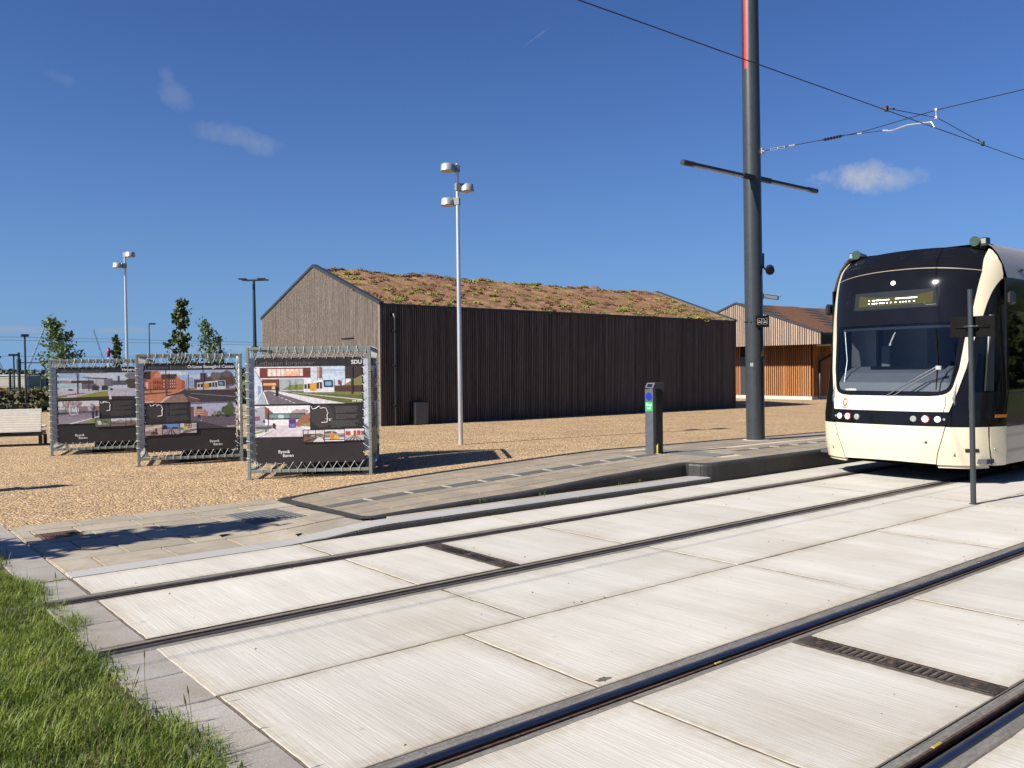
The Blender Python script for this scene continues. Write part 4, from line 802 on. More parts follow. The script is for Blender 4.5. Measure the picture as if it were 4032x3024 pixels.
def stand(key, org, ang, wx, dy, H, label, mirror_from=None):
    t = thing('exhibition_stand', label, 'exhibition stand', org, ang, 'lashed banner cubes on the gravel')
    T = WM[t.name]
    def L(x, y, z): return T @ Vector((x, y, z))
    pw = .05
    for nm, (px, py) in {'a': (0, 0), 'b': (wx - pw, 0), 'c': (wx - pw, dy - pw), 'd': (0, dy - pw)}.items():
        b = MB(); b.cbox((px, py, 0.006), (px + pw, py + pw, H), .004, 0, T); p_ = b.build('post', m_galv, t)
        b = MB(); b.box((px - .03, py - .03, 0), (px + pw + .03, py + pw + .03, .006), 0, T); b.build('foot_plate', m_galv, p_)
    for z in (.10, H - pw):
        zz = z + pw - .002
        for lo, hi in (((pw + .001, .002, z), (wx - pw - .001, pw - .002, zz)), ((pw + .001, dy - pw + .002, z), (wx - pw - .001, dy - .002, zz)), ((.002, pw + .001, z), (pw - .002, dy - pw - .001, zz)), ((wx - pw + .002, pw + .001, z), (wx - .002, dy - pw - .001, zz))):
            b = MB(); b.cbox(lo, hi, .004, 0, T); b.build('frame_rail', m_galv, t)
    b = MB(); b.cbox((wx * .38, dy * .22, .0), (wx * .9, dy * .8, .11), .01, 0, T); b.build('ballast_tray', m_rubberstone, t)
    for k in range(3): b = MB(); b.cbox((wx * (.40 + .16 * k), dy * .26, .112), (wx * (.40 + .16 * k) + .28, dy * .76, .26), .015, 0, T); b.build('ballast_block', m_rubberstone, t)
    sides = [((0, 0), (1, 0), wx), ((wx, 0), (0, 1), dy), ((wx, dy), (-1, 0), wx), ((0, dy), (0, -1), dy)]
    for si, (o, d, wl) in enumerate(sides):
        nin = Vector((-d[1], d[0]))                       # towards the inside
        def S(u, dep, z): p = Vector(o) + Vector(d) * u + nin * dep; return L(p.x, p.y, z)
        u0, u1 = .115 + .01 * (si == 0), wl - .115; z0, z1 = .235, H - .165; bw, bh = u1 - u0, z1 - z0; dep = .026
        r = random.Random(hash(key) % 97 + si) if False else random.Random(len(key) * 7 + si + int(wx * 100))
        ne = 12; edge = []
        for side_ in range(4):
            for k in range(ne * 4):
                f = k / (ne * 4); sc = .010 * abs(sin(pi * f * ne)) if 0 < f < 1 else 0
                if side_ == 0: edge.append((u0 + bw * f, z0 + sc))
                elif side_ == 1: edge.append((u1 - sc, z0 + bh * f))
                elif side_ == 2: edge.append((u1 - bw * f, z1 - sc))
                else: edge.append((u0 + sc, z1 - bh * f))
        b = MB(); n = len(edge); b.add([S(u, dep, z) for u, z in edge], [tuple(range(n))]); b.add([S(u, dep + .004, z) for u, z in edge], [tuple(reversed(range(n)))], 1)
        b.add([S(u, dep, z) for u, z in edge] + [S(u, dep + .004, z) for u, z in edge], [(i, i + n, (i + 1) % n + n, (i + 1) % n) for i in range(n)], 0)
        ban = b.build('banner', [m_banner, m_bannerback], t)
        # cord laced round the frame and eyelets
        cord = []; ey = MB(); eo = S(0, 0, 0) - S(0, 1, 0)
        def lace(pts_e, bar_out, bar_in, tang):
            P_ = []
            for e0, e1 in zip(pts_e[:-1], pts_e[1:]):
                P_.append(S(e0[0], dep - .006, e0[1]))
                f = .45; mu, mz = e0[0] + (e1[0] - e0[0]) * f, e0[1] + (e1[1] - e0[1]) * f
                P_.append(S(*bar_in(mu, mz, -.006))); P_.append(S(*bar_out(mu, mz, -.006))); P_.append(S(*bar_out(mu + (e1[0] - e0[0]) * .1, mz + (e1[1] - e0[1]) * .1, pw + .006)))
                P_.append(S(*bar_in(mu + (e1[0] - e0[0]) * .12, mz + (e1[1] - e0[1]) * .12, pw + .006))); P_.append(S(e1[0], dep + .010, e1[1]))
            return P_
        el = [(u0 + .02, z0 + .03 + (bh - .06) * k / ne) for k in range(ne + 1)]; er = [(u1 - .02, z1 - .03 - (bh - .06) * k / ne) for k in range(ne + 1)]
        et = [(u0 + .03 + (bw - .06) * k / ne, z1 - .018) for k in range(ne + 1)]; eb = [(u1 - .03 - (bw - .06) * k / ne, z0 + .018) for k in range(ne + 1)]
        lines = [lace(el, lambda u, z, dd: (-.006, dd, z), lambda u, z, dd: (pw + .006, dd, z), 1), lace(et, lambda u, z, dd: (u, dd, H + .004), lambda u, z, dd: (u, dd, H - pw - .006), 1),
                 lace(er, lambda u, z, dd: (wl + .006, dd, z), lambda u, z, dd: (wl - pw - .006, dd, z), 1), lace(eb, lambda u, z, dd: (u, dd, .094), lambda u, z, dd: (u, dd, .10 + pw + .006), 1)]
        b = MB()
        for ln in lines: b.tube(ln, .0042, 4, 0, False)
        b.build('lacing_cord', m_rope, t)
        for e in el + er + et + eb: ey.tube([S(e[0], dep + .001, e[1]), S(e[0], dep - .006, e[1])], .010, 7, 0, True, False)
        tag(ey.build('eyelet', m_alu, ban), kind='stuff')
        # print
        def U(u, v, k=0): return S(u0 + bw * u, dep - .0012 - .0006 * k, z1 - bh * v)
        lay = LAY[key] if si in (0, 2) else LAY[{'SDU': 'OBC', 'OBC': 'HOJ', 'HOJ': 'SDU'}[key]]
        upv = Vector((0, 0, 1)); rt = (S(1, 0, 0) - S(0, 0, 0)).normalized()
        def tx(body, u, v, size, m, al='LEFT', bold=0, k=9): return text(body, size, frame_mat(U(u, v, k), rt, upv), m, ban, 'lettering', bold, al)
        for pi_, (ph, a, c, e, f) in enumerate(lay['t']):
            b = MB(); mats = []; idx = {}
            polys = PH[ph]; kk = 0; base = pi_ > 1
            for poly, cc in polys:
                mm = pm(cc)
                if mm.name not in idx: idx[mm.name] = len(mats); mats.append(mm)
                kk += 1; b.add([U(a + (e - a) * min(1, max(0, x)), c + (f - c) * min(1, max(0, y)), (22 if base else 1) + kk * .38) for x, y in poly][::-1], [tuple(range(len(poly)))], idx[mm.name])
            if base:
                m2 = pm((24, 20, 20)); idx['k'] = len(mats); mats.append(m2); b.add([U(x, y, 21.5) for x, y in ((a - .007, c - .007), (a - .007, f + .007), (e + .007, f + .007), (e + .007, c - .007))], [(0, 1, 2, 3)], idx['k'])
            b.build('photo_print', mats, ban)
        dx, dv, dr = lay['disc']
        b = MB(); b.add([U(dx + dr * cos(2 * pi * i / 40), min(max(dv + dr * bw / bh * sin(2 * pi * i / 40), lay['txt'][2] - .02), .69), .6) for i in range(40)][::-1], [tuple(range(40))]); b.build('map_disc', m_ink_c, ban)
        rx, ry, rw, rh = lay['route']
        b = MB(); b.tube([U(rx + rw * x, ry + rh * y, 3) for x, y in ROUTE], .0065, 4, 0, False, False); b.tube([U(*lay['dot'], 2), U(*lay['dot'], 6)], .013, 10); b.tube([U(lay['dot'][0] - .04, lay['dot'][1] - .012, 3), U(lay['dot'][0] + .02, lay['dot'][1] - .012, 3)], .003, 4, 0, False, False); b.build('route_line', m_ink_w, ban)
        b = MB(); r2_ = random.Random(4); ta, tb, tc, td = lay['txt']; nl = 21
        for k in range(nl):
            if k in (7, 13): continue
            v = tc + (td - tc) * k / nl; x = ta - (.04 if k > 13 else 0); xe = tb - r2_.uniform(0, .05) - (.12 if k in (6, 12, 20) else 0)
            while x < xe:
                w = min(r2_.uniform(.010, .034), xe - x); b.add([U(x, v, 2), U(x, v + .0048, 2), U(x + w, v + .0048, 2), U(x + w, v, 2)], [(0, 1, 2, 3)]); x += w + .005
        tag(b.build('small_print', m_ink_t, ban), kind='stuff')
        tx('Letbanen forandrer:', .018, .078 if key != 'OBC' else .072, .067 * bw, m_ink_g, bold=.0015); tx(lay['title'], lay['tu'], lay['tv'], (.050 if key != 'SDU' or si % 2 else .052) * bw, m_ink_w, 'RIGHT', .0022)
        lu, lv = lay['logo']; tx('Byen&', lu, lv, .041 * bw, m_ink_w, 'LEFT', .0008); tx('Banen', lu + .04, lv + .036, .041 * bw, m_ink_w, 'LEFT', .0008)
        for s_, u_, v_, al in lay['date']: tx(s_, u_, v_, .026 * bw, m_ink_w, al, .0012, 34)
    return t
stand('SDU', (5.235, 13.07, .0), RD(-33.5), 1.94, 2.0, 2.08, 'nearest laced banner cube, headed SDU, in front of the long building')
stand('OBC', (4.50, 16.36, .0), RD(-20), 1.84, 1.95, 2.04, 'middle laced banner cube headed Odense Banegård Center')
stand('HOJ', (3.75, 19.83, .0), RD(-20), 1.92, 1.95, 2.0, 'farthest laced banner cube, headed Højstrupvej, beside the white bench')

# ================================================================== STREET FURNITURE
# --- catenary pole
PX, PY, PZ = 14.56, 10.24, .205
pole = thing('catenary_pole', 'thick anthracite catenary pole on the platform with a red stripe near its top', 'pole', (PX, PY, PZ))
lean = Vector((-.0032, .0055, 1))
def pc(z): return Vector((PX, PY, PZ)) + lean * (z - PZ)
b = MB(); b.tube([pc(PZ), pc(2.0), pc(5), pc(12.5)], [.180, .179, .174, .158], 40); b.build('shaft', m_anth, pole)
b = MB(); b.tube([pc(PZ), pc(PZ + .012)], .25, 30); b.build('base_collar', m_found, pole)
for z0, z1 in ((6.02, 6.05), (5.80, 5.83), (3.84, 3.862), (3.70, 3.722), (3.135, 3.155), (2.98, 3.0)):
    b = MB(); b.tube([pc(z0), pc(z1)], .182 - z0 * .0017, 40); b.build('band', m_blackmat, pole)
V2 = Vector((PX, PY, 0)).normalized(); side = Vector((V2.y, -V2.x, 0))
def on_pole(ang, z, off=.0):                     # ang: degrees from the direction towards the viewer, positive to the viewer's right
    a = RD(ang); d = -V2 * cos(a) + side * sin(a); return pc(z) + d * (.180 - z * .0018 + off), d
b = MB()
for k in range(6):
    a0 = -44 + k * 3.6; z0, z1 = 7.55, 12.3
    b.add([on_pole(a0, z0, .003)[0], on_pole(a0 + 3.6, z0, .003)[0], on_pole(a0 + 3.6, z1, .004)[0], on_pole(a0, z1, .004)[0]], [(0, 1, 2, 3)], 0, True)
b.build('red_stripe', m_red, pole)
b = MB(); p, d = on_pole(-18, 1.71, .002); b.box((-.03, -.004, -.035), (.03, .004, .035), 0, frame_mat(p, d.cross(Vector((0, 0, 1))) * -1, Vector((0, 0, 1)).cross(d.cross(Vector((0, 0, 1))) * -1))); b.build('number_plate', m_galv, pole)
b = MB()
for z_, w_ in ((1.62, 1),): 
    for k in range(10): b.tube([on_pole(-30 + k * 4, z_, .0015)[0], on_pole(-26 + k * 4, z_, .0015)[0]], .004, 4)
b.tube([on_pole(10, 1.62, .0005)[0], on_pole(10, .75, .0005)[0]], .003, 4); b.build('access_hatch_seam', m_black, pole)
for z_ in (3.79, 3.07, .6): b = MB(); p, d = on_pole(-38, z_, -.004); b.tube([p, p + d * .009], .014, 8); b.build('bolt', m_black, pole)
# light tubes, crosswise along the track
LT0 = pc(5.40)
for sgn, xa, xb in ((-1, -.16, -2.25), (1, .16, 2.15)):
    b = MB(); y = -.10; o = LT0 + Vector((0, y, 0)); b.tube([o + Vector((xa * 2.6, 0, 0)), o + Vector((xb + .3 * -sgn, 0, 0))], .042, 12); tb = b.build('light_tube', m_black, pole)
    b = MB(); b.box((min(xa * 2.8, xb - .25 * sgn), -.036, -.046), (max(xa * 2.8, xb - .25 * sgn), .02, -.012), 0, Matrix.Translation(o)); b.build('lamp_diffuser', m_lens, tb)
    b = MB(); b.tube([o + Vector((xa * .6, 0, 0)), o + Vector((xa * 2.9, 0, 0))], .055, 12); b.build('tube_socket', m_black, tb)
    b = MB(); b.tube([o + Vector((xb - .32 * sgn, 0, 0)), o + Vector((xb, 0, 0))], .052, 12); b.build('end_cap', m_anth, tb)
def local_box(name, m, parent, c, u, lo, hi, ch=.006):
    u = Vector(u).normalized(); w = Vector((0, 0, 1)); b = MB(); b.cbox(lo, hi, ch, 0, frame_mat(c, u, w.cross(u))); return b.build(name, m, parent)
# loudspeaker, camera, signs fixed to the pole
sp = thing('loudspeaker', 'black cylindrical loudspeaker on the right of the catenary pole', 'loudspeaker', tuple(pc(3.66)))
q0 = pc(3.62) + side * .16
b = MB(); b.cbox(tuple(q0 + Vector((-.03, -.03, -.0))), tuple(q0 + Vector((.05, .03, .30))), .006); b.tube([q0 + side * .02 + Vector((0, 0, .05)), q0 + side * .09 + Vector((0, 0, -.06))], .016, 6); b.build('bracket', m_black, sp)
b = MB(); a0 = q0 + side * .09 + Vector((.07, -.03, -.02)); ax = Vector((-.75, -.55, -.30)).normalized(); b.tube([a0 - ax * .06, a0 - ax * .05, a0 + ax * .13, a0 + ax * .15], [.06, .085, .088, .08], 20); b.build('speaker_body', m_black, sp)
b = MB(); b.tube([a0 + ax * .1505, a0 + ax * .156], .07, 20); b.build('grille', m_blackmat, sp)
cc = thing('security_camera', 'grey security camera on the right side of the catenary pole', 'camera', tuple(pc(3.07)))
q0 = pc(3.07) + side * .16
b = MB(); b.cbox(tuple(q0 + Vector((-.02, -.03, -.06))), tuple(q0 + Vector((.03, .03, .06))), .005); b.tube([q0 + side * .02, q0 + side * .07 + Vector((0, 0, -.01))], .016, 6); b.build('bracket', m_alu, cc)
b = MB(); ax = (side * .95 + Vector((-.1, -.28, -.22))).normalized(); u = Vector((0, 0, 1)).cross(ax).normalized(); F = frame_mat(q0 + side * .06, ax, u); b.cbox((0, -.045, -.045), (.26, .045, .035), .012, 0, F); b.build('camera_housing', m_aludark, cc)
b = MB(); b.cbox((-.01, -.055, .036), (.30, .055, .046), .004, 0, F); b.build('sun_shield', m_galv, cc)
b = MB(); b.tube([F @ Vector((.26, 0, -.005)), F @ Vector((.266, 0, -.005))], .034, 14); b.build('camera_lens', m_glassd, cc)
sg = thing('pictogram_sign', 'small black sign with two smoking pictograms on the catenary pole', 'sign', tuple(pc(2.56)))
fx = (side * .97 - V2 * -.12).normalized(); F = frame_mat(pc(2.56) - V2 * .21 + side * .03, fx, (0, 0, 1))
b = MB(); b.cbox((0, -.115, -.012), (.245, .115, 0), .004, 0, F); b.build('sign_plate', m_blackmat, sg)
b = MB()
for cxx in (.072, .178):
    pts = [(cxx - .04, -.055), (cxx + .04, -.055), (cxx + .04, .058), (cxx - .04, .058), (cxx - .04, -.055)]
    b.tube([F @ Vector((x, y, .002)) for x, y in pts], .0018, 4, 0, False, False)
    b.box((cxx - .028, -.022, 0), (cxx + .026, -.014, .003), 0, F)
    b.tube([F @ Vector((cxx - .02, .035, .002)), F @ Vector((cxx + .0, .015, .002)), F @ Vector((cxx + .02, .0, .002))], .0025, 4, 0, False, False)
b.build('pictogram', m_ink_w, sg)
b = MB(); b.tube([on_pole(a, 2.56, .004)[0] for a in range(-100, 40, 10)], .008, 5, 0, False)
for a in (-62, -48, -20): b.tube([on_pole(a, 2.56, .0)[0], on_pole(a, 2.56, .03)[0]], .013, 6)
b.build('strap_clamp', m_black, sg)
wsg = thing('warning_sign', 'yellow triangular high voltage sticker on the right of the catenary pole', 'sign', tuple(pc(1.94)))
F = frame_mat(on_pole(58, 1.93, .006)[0], Vector((0, 0, 1)).cross(on_pole(58, 1.93)[1]), (0, 0, 1))
b = MB(); b.prism([F @ Vector(p) for p in ((-.078, -.06, 0), (.078, -.06, 0), (0, .085, 0))], F.to_3x3() @ Vector((0, 0, .003))); b.build('triangle_border', m_black, wsg)
b = MB(); b.prism([F @ Vector(p) for p in ((-.064, -.052, .0032), (.064, -.052, .0032), (0, .068, .0032))], F.to_3x3() @ Vector((0, 0, .001))); b.build('triangle_face', m_warn, wsg)
b = MB(); b.prism([F @ Vector((x, y, .0046)) for x, y in ((.008, .032), (-.014, -.008), (-.002, -.006), (-.008, -.04), (.014, .002), (.002, 0))], F.to_3x3() @ Vector((0, 0, .0008))); b.build('lightning_bolt', m_black, wsg)
b = MB(); b.box((-.045, -.10, 0), (.045, -.068, .003), 0, F); b.build('caption_plate', m_anth, wsg)
# --- overhead line
def cable(name, pts, r, label, m=m_black, cat='cable', group=None):
    b = MB(); b.tube(pts, r, 6); o = b.build(name, m); return tag(o, label, cat, group)
cwz = 5.272
cable('contact_wire', [(x, 6.1, cwz) for x in (-60, -20, 0, 5, 8.5, 13.3, 16, 25, 45, 90)], .0065, 'black contact wire running diagonally over the far track', cat='overhead wire')
SB = Vector((13.34, 6.1, 5.55))
spn = thing('span_wire', 'span wire with insulators stretched from the catenary pole over the tracks', 'overhead wire', (13.34, 6.1, 5.55))
A0 = pc(5.93) + side * .16 + Vector((.0, -.02, 0))
dirv = (Vector((14.02, 8.45, 5.70)) - A0)
b = MB(); b.cbox(tuple(A0 + Vector((-.045, -.05, -.06))), tuple(A0 + Vector((.035, .05, .06))), .006); b.tube([A0, A0 + dirv * .07], .016, 6); b.build('pole_clamp', m_alu, spn)
pts = [A0, A0.lerp(Vector((14.02, 8.45, 5.70)), .6), Vector((14.02, 8.45, 5.70)), Vector((13.75, 7.5, 5.60)), SB, Vector((12.9, 4.7, 5.47)), Vector((11.9, 1.5, 5.75)), Vector((10.8, -2.0, 6.3))]
pts[5] = Vector((12.9, 4.7, 5.42))
b = MB(); b.tube(pts, .0065, 6); b.build('wire', m_black, spn)
b = MB(); v = Vector((14.02, 8.45, 5.70)) - A0; h_ = Vector((0, 0, .014))
for s_ in (-1, 1): b.tube([A0 + v * .18 + h_ * s_, A0 + v * .42 + h_ * s_], .006, 5)
for k in (.18, .3, .42): b.tube([A0 + v * k - h_, A0 + v * k + h_], .008, 5)
b.build('turnbuckle', m_alu, spn)
b = MB(); b.tube([A0 + v * .50, A0 + v * .60], .018, 8); b.build('wire_fitting', m_alu, spn)
I0, I1 = Vector((14.02, 8.42, 5.695)), Vector((13.87, 7.93, 5.645))
b = MB(); b.tube([I0, I1], .012, 8)
for k in range(6): b.tube([I0.lerp(I1, .12 + .14 * k), I0.lerp(I1, .17 + .14 * k)], .026, 10)
b.build('insulator', m_black, spn)
st = thing('steady_arm', 'pale curved steady arm holding the contact wire beneath the span wire', 'steady arm', (13.6, 7.0, 5.47))
b = MB(); b.tube([I1, Vector((13.78, 7.6, 5.59)), Vector((13.59, 7.03, 5.49))], .006, 6); b.build('tie_wire', m_black, st)
b = MB(); b.tube([Vector((13.78, 7.62, 5.592)), Vector((13.75, 7.52, 5.575))], .015, 8); b.tube([Vector((13.60, 7.08, 5.498)), Vector((13.575, 6.98, 5.472))], .016, 8); b.build('wire_fitting', m_alu, st)
b = MB(); b.tube([Vector((13.58, 6.99, 5.465)), Vector((13.55, 6.90, 5.452)), Vector((13.50, 6.72, 5.458)), Vector((13.46, 6.6, 5.457)), Vector((13.35, 6.19, 5.39))], .013, 8); b.build('curved_arm', m_alu, st)
b = MB(); b.tube([Vector((13.35, 6.19, 5.39)), Vector((13.33, 6.12, 5.28))], .012, 6); b.build('wire_clip', m_alu, st)
sw = thing('stitch_wire', 'short stitch wire clamped above the contact wire beside the steady arm', 'overhead wire', (13.36, 6.1, 5.43))
b = MB(); b.tube([(11.81, 6.1, 5.30), (12.2, 6.1, 5.335), (13.36, 6.1, 5.435), (14.6, 6.1, 5.335), (14.97, 6.1, 5.30)], .006, 6); b.build('wire', m_black, sw)
for x in (11.81, 14.97): b = MB(); b.cbox((x - .03, 6.08, 5.255), (x + .03, 6.12, 5.335), .006); b.tube([(x + (.16 if x < 13 else -.16), 6.1, 5.325), (x + (.22 if x < 13 else -.22), 6.1, 5.331)], .015, 6); b.build('wire_clamp', m_iron, sw)
b = MB()
for s_ in (-1, 1): b.tube([SB + Vector((.02 * s_, 0, .01)), SB + Vector((.02 * s_, 0, -.10))], .006, 5)
b.cbox(tuple(SB + Vector((-.03, -.02, -.015))), tuple(SB + Vector((.03, .02, .025))), .005); b.cbox(tuple(SB + Vector((-.03, -.02, -.14))), tuple(SB + Vector((.03, .02, -.095))), .005); b.build('hanger', m_alu, sw)
# --- ticket validator
va = thing('card_reader', 'dark card reader column with blue disc and green Check Ind sticker on the platform', 'card reader', (10.86, 9.60, .24))
vx, vy, vz = 10.69, 9.50, .243
b = MB(); b.prism([(vx, vy, vz), (vx, vy + .175, vz), (vx, vy + .175, vz + 1.08), (vx + .05, vy + .175, vz + 1.175), (vx + .05, vy, vz + 1.175), (vx, vy, vz + 1.08)][:3] + [(vx, vy, vz + 1.10)], (.075, 0, 0)); b.build('front_panel', m_aludark, va)
b = MB(); b.cbox((vx + .077, vy + .012, vz), (vx + .27, vy + .163, vz + 1.17), .018); b.build('column', m_black, va)
b = MB(); b.prism([(vx + .001, vy, vz + 1.102), (vx + .05, vy, vz + 1.185), (vx + .285, vy, vz + 1.185), (vx + .285, vy, vz + 1.04), (vx + .25, vy, vz + 1.045), (vx + .2, vy, vz + 1.08), (vx + .09, vy, vz + 1.085), (vx + .075, vy, vz + 1.102)], (0, .175, 0)); b.build('reader_head', m_aludark, va)
F = frame_mat((vx + .0, vy + .175, vz + 1.10), (0, -1, 0), (.5, 0, .86))
b = MB(); b.box((.035, .018, .0005), (.14, .075, .004), 0, F); b.build('display', m_glassd, va)
b = MB(); b.tube([(vx + .002, vy + .0875, vz + .96), (vx - .004, vy + .0875, vz + .96)], .066, 28); b.build('reader_disc', m_blue, va)
F = frame_mat((vx - .002, vy + .163, vz + .72), (0, -1, 0), (0, 0, 1))
b = MB(); b.box((0, 0, -.002), (.152, .15, .0015), 0, F); stk = b.build('sticker', m_greenst, va)
text('Check', .052, F @ Matrix.Translation((.076, .088, .003)), m_ink_w, stk, 'lettering', .001, 'CENTER'); text('Ind', .052, F @ Matrix.Translation((.076, .034, .003)), m_ink_w, stk, 'lettering', .001, 'CENTER')
b = MB(); b.tube([(vx + .085, vy - .012, vz + .005), (vx + .085, vy - .012, vz + .02), (vx + .085, vy - .012, vz + .14), (vx + .085, vy - .012, vz + .16)], [.010, .016, .016, .008], 10); b.tube([(vx + .085, vy - .012, vz + .16), (vx + .11, vy - .01, vz + .175)], .006, 6); b.build('yellow_lock', m_yel, va)
b = MB()
for z in (.92, .3): b.tube([(vx + .1, vy + .012, vz + z), (vx + .1, vy + .004, vz + z)], .010, 8)
b.build('screw', m_aludark, va)
# --- signpost between the tracks
ps = thing('sign_post', 'slim dark signpost standing between the tracks in front of the tram', 'signpost', (10.76, 4.50, 0))
b = MB(); b.tube([(10.76, 4.50, 0), (10.76, 4.532, 2.575)], [.0315, .0305], 20); b.build('post', m_anth, ps)
b = MB(); b.tube([(10.76, 4.50, 0), (10.76, 4.50, .004)], .05, 16); b.build('base_ring', m_joint, ps)
b = MB(); b.cbox((10.806, 4.272, 2.005), (10.812, 4.785, 2.255), .002); pl = b.build('sign_plate', m_blackmat, ps)
b = MB(); b.cbox((10.79, 4.335, 2.115), (10.806, 4.72, 2.148), .003); b.build('clamp_rail', m_blackmat, pl)
b = MB()
for y in (4.468, 4.588): b.tube([(10.79, y, 2.132), (10.776, y, 2.132)], .011, 8)
b.build('bolt', m_alu, pl)
b = MB(); b.tube([(10.76, 4.46, 2.132), (10.735, 4.50, 2.132), (10.735, 4.56, 2.132), (10.76, 4.60, 2.132)], .012, 6, 0, False); b.build('post_clamp', m_anth, pl)
# --- lamp posts
def lamp_post(base, h, r0, r1, heads, label):
    t = thing('street_lamp', label, 'street lamp', base, group='silver lamp posts with drum lamps')
    x, y, z = base
    b = MB(); b.tube([(x, y, z - .02), (x, y, z + h * .5), (x, y, z + h)], [r0, (r0 + r1) / 2, r1], 20); b.build('mast', m_alu, t)
    for hz, az, m_ in heads:
        a = RD(az); c = Vector((x + cos(a) * .215, y + sin(a) * .215, z + hz)); b = MB(); b.tube([c + Vector((0, 0, -.07)), c + Vector((0, 0, .07)), c + Vector((0, 0, .08))], [.148, .132, .11], 28); hd = b.build('lamp_head', m_, t)
        b = MB(); b.tube([c + Vector((0, 0, -.0755)), c + Vector((0, 0, -.084))], [.135, .125], 28); b.build('lamp_diffuser', m_lens, hd)
        b = MB(); d = Vector((cos(a), sin(a), 0)); F = frame_mat(Vector((x, y, z + hz)), d, (-d.y, d.x, 0)); b.cbox((-.05, -.045, -.08), (.12, .045, .08), .01, 0, F); b.build('head_bracket', m_galv, hd)
    return t
lamp_post((10.57, 14.77, .09), 5.92, .052, .036, [(5.82, 165, m_alu2), (5.43, -15, m_alu2), (5.13, 128, m_alu2)], 'tall silver lamp post with three drum lamps in front of the long building')
lamp_post((7.72, 28.97, -.02), 5.42, .052, .036, [(5.47, -60, m_alu2), (5.13, 170, m_alu2)], 'silver lamp post with two drum lamps behind the far banner cubes')
fl = thing('floodlight_mast', 'dark mast with four flat floodlights beyond the wooden building', 'floodlight mast', (18.31, 44.38, -.05))
b = MB(); b.tube([(18.31, 44.38, -.05), (18.31, 44.38, 6.6)], [.13, .07], 14); b.tube([(18.31, 44.38, 2.9), (18.31, 44.38, 3.05)], [.2, .2], 14); b.build('mast', m_anth, fl)
dv = Vector((.775, -.63, 0)); dn = Vector((.63, .775, 0))
b = MB(); o = Vector((18.31, 44.38, 6.58)); b.tube([o - dv * .38, o + dv * .38], .05, 8); b.build('cross_arm', m_anth, fl)
for s_ in (-1, 1):
    for k_ in (-1, 1):
        c = o + dv * (.38 * s_) + dn * (.30 * k_); b = MB(); F = frame_mat(c + Vector((0, 0, .03 - .0 * k_)), dv, dn); b.cbox((-.20 + .12 * s_, -.16, -.03), (.20 + .12 * s_, .16, .04), .02, 0, F); b.tube([o + dv * .38 * s_, c], .03, 6); b.build('floodlight', m_anth, fl)
# --- white bench
bn = thing('slatted_bench', 'white slatted bench on a black frame at the left edge', 'bench', (2.6, 22.95, 0))
bd = Vector((.934, -.357, 0)); bnv = Vector((.357, .934, 0)); B0 = Vector((4.12, 22.78, 0))
def BP_(u, d, z): return B0 - bd * u + bnv * d + Vector((0, 0, z))
for k in range(10):
    z0 = .335 + k * .0545; dd = .02 + k * .012
    b = MB(); F = frame_mat(BP_(0, dd, z0), -bd, (0, 0, 1)); b.cbox((0, 0, -.02), (3.1, .050, .02), .006, 0, F); b.build('back_slat', m_benchw, bn)
for k in range(8):
    b = MB(); b.cbox((-3.1, .24 + k * .062, .42), (0, .24 + k * .062 + .055, .455), .006, 0, frame_mat(BP_(0, 0, 0), bd, bnv)); b.build('seat_slat', m_benchw, bn)
b = MB(); F = frame_mat(B0, bd, bnv); b.cbox((-3.1, .1, .235), (-.02, .7, .30), .01, 0, F); b.build('frame_beam', m_black, bn)
for u in (.12, .85, 1.6, 2.4):
    b = MB(); b.prism([F @ Vector((-u - .13, .16, .335)), F @ Vector((-u + .13, .16, .335)), F @ Vector((-u + .09, .16, .30)), F @ Vector((-u - .09, .16, .30))], F.to_3x3() @ Vector((0, .5, 0))); b.build('frame_bracket', m_black, bn)
for u in (.04, 1.5, 2.9):
    for d in (.12, .66): b = MB(); b.cbox((-u - .04, d - .02, 0), (-u + .04, d + .02, .235), .006, 0, F); b.build('leg', m_black, bn)
b = MB(); b.cbox((-.06, .06, .30), (-.005, .11, .60), .006, 0, F); b.cbox((-.20, .03, .26), (.02, .2, .345), .02, 0, F); b.build('end_bracket', m_anth, bn)

# ================================================================== TRAM
TY = 6.28; HWD = 1.325; XE = 12.915
tram = thing('tram', 'cream and black light rail tram with a sloping black windscreen on the far track', 'tram', (13.0, TY, 0))
_z = [.25, .5, .9, 1.25, 2.65, 3.0, 3.3, 3.42]; _x = [12.15, 12.06, 12.03, 12.12, 12.36, 12.45, 12.65, 13.0]
_pz = np.polyfit(_z[:6], _x[:6], 4)
def X0(z):
    if z < 3.0: return float(np.polyval(_pz, z)) if .25 <= z else _x[0]
    return float(np.interp(z, _z[5:], _x[5:])) + .0 if z > 3.0 else _x[5]
def X0(z): return float(np.interp(z, np.linspace(.2, 3.45, 66), _xs))
_zz = np.linspace(.2, 3.45, 66); _raw = np.interp(_zz, _z, _x); _k = np.ones(7) / 7
_xs = np.convolve(np.pad(_raw, 3, mode='edge'), _k, 'valid')
def SP(s, z, off=0.0):
    """point of the tram's shell: s = distance from the centre line round the corner and along the side"""
    sg = 1 if s >= 0 else -1; a = abs(s)
    if a <= HWD:
        q = a / HWD; x = X0(z) + .5 * q ** 3.2 + .34 * q ** 14; dx = (.5 * 3.2 * q ** 2.2 + .34 * 14 * q ** 13) / HWD; n = Vector((-1, sg * dx, 0)).normalized(); p = Vector((x, TY + sg * a, z))
    else: p = Vector((X0(z) + .84 + (a - HWD), TY + sg * HWD, z)); n = Vector((0, sg, 0))
    return p + n * off
def s_end(z):
    r = XE - X0(z)
    if r >= .84: return HWD + r - .84
    lo, hi = .8, 1.0
    for _ in range(30):
        q = (lo + hi) / 2
        if .5 * q ** 3.2 + .34 * q ** 14 > r: hi = q
        else: lo = q
    return HWD * lo
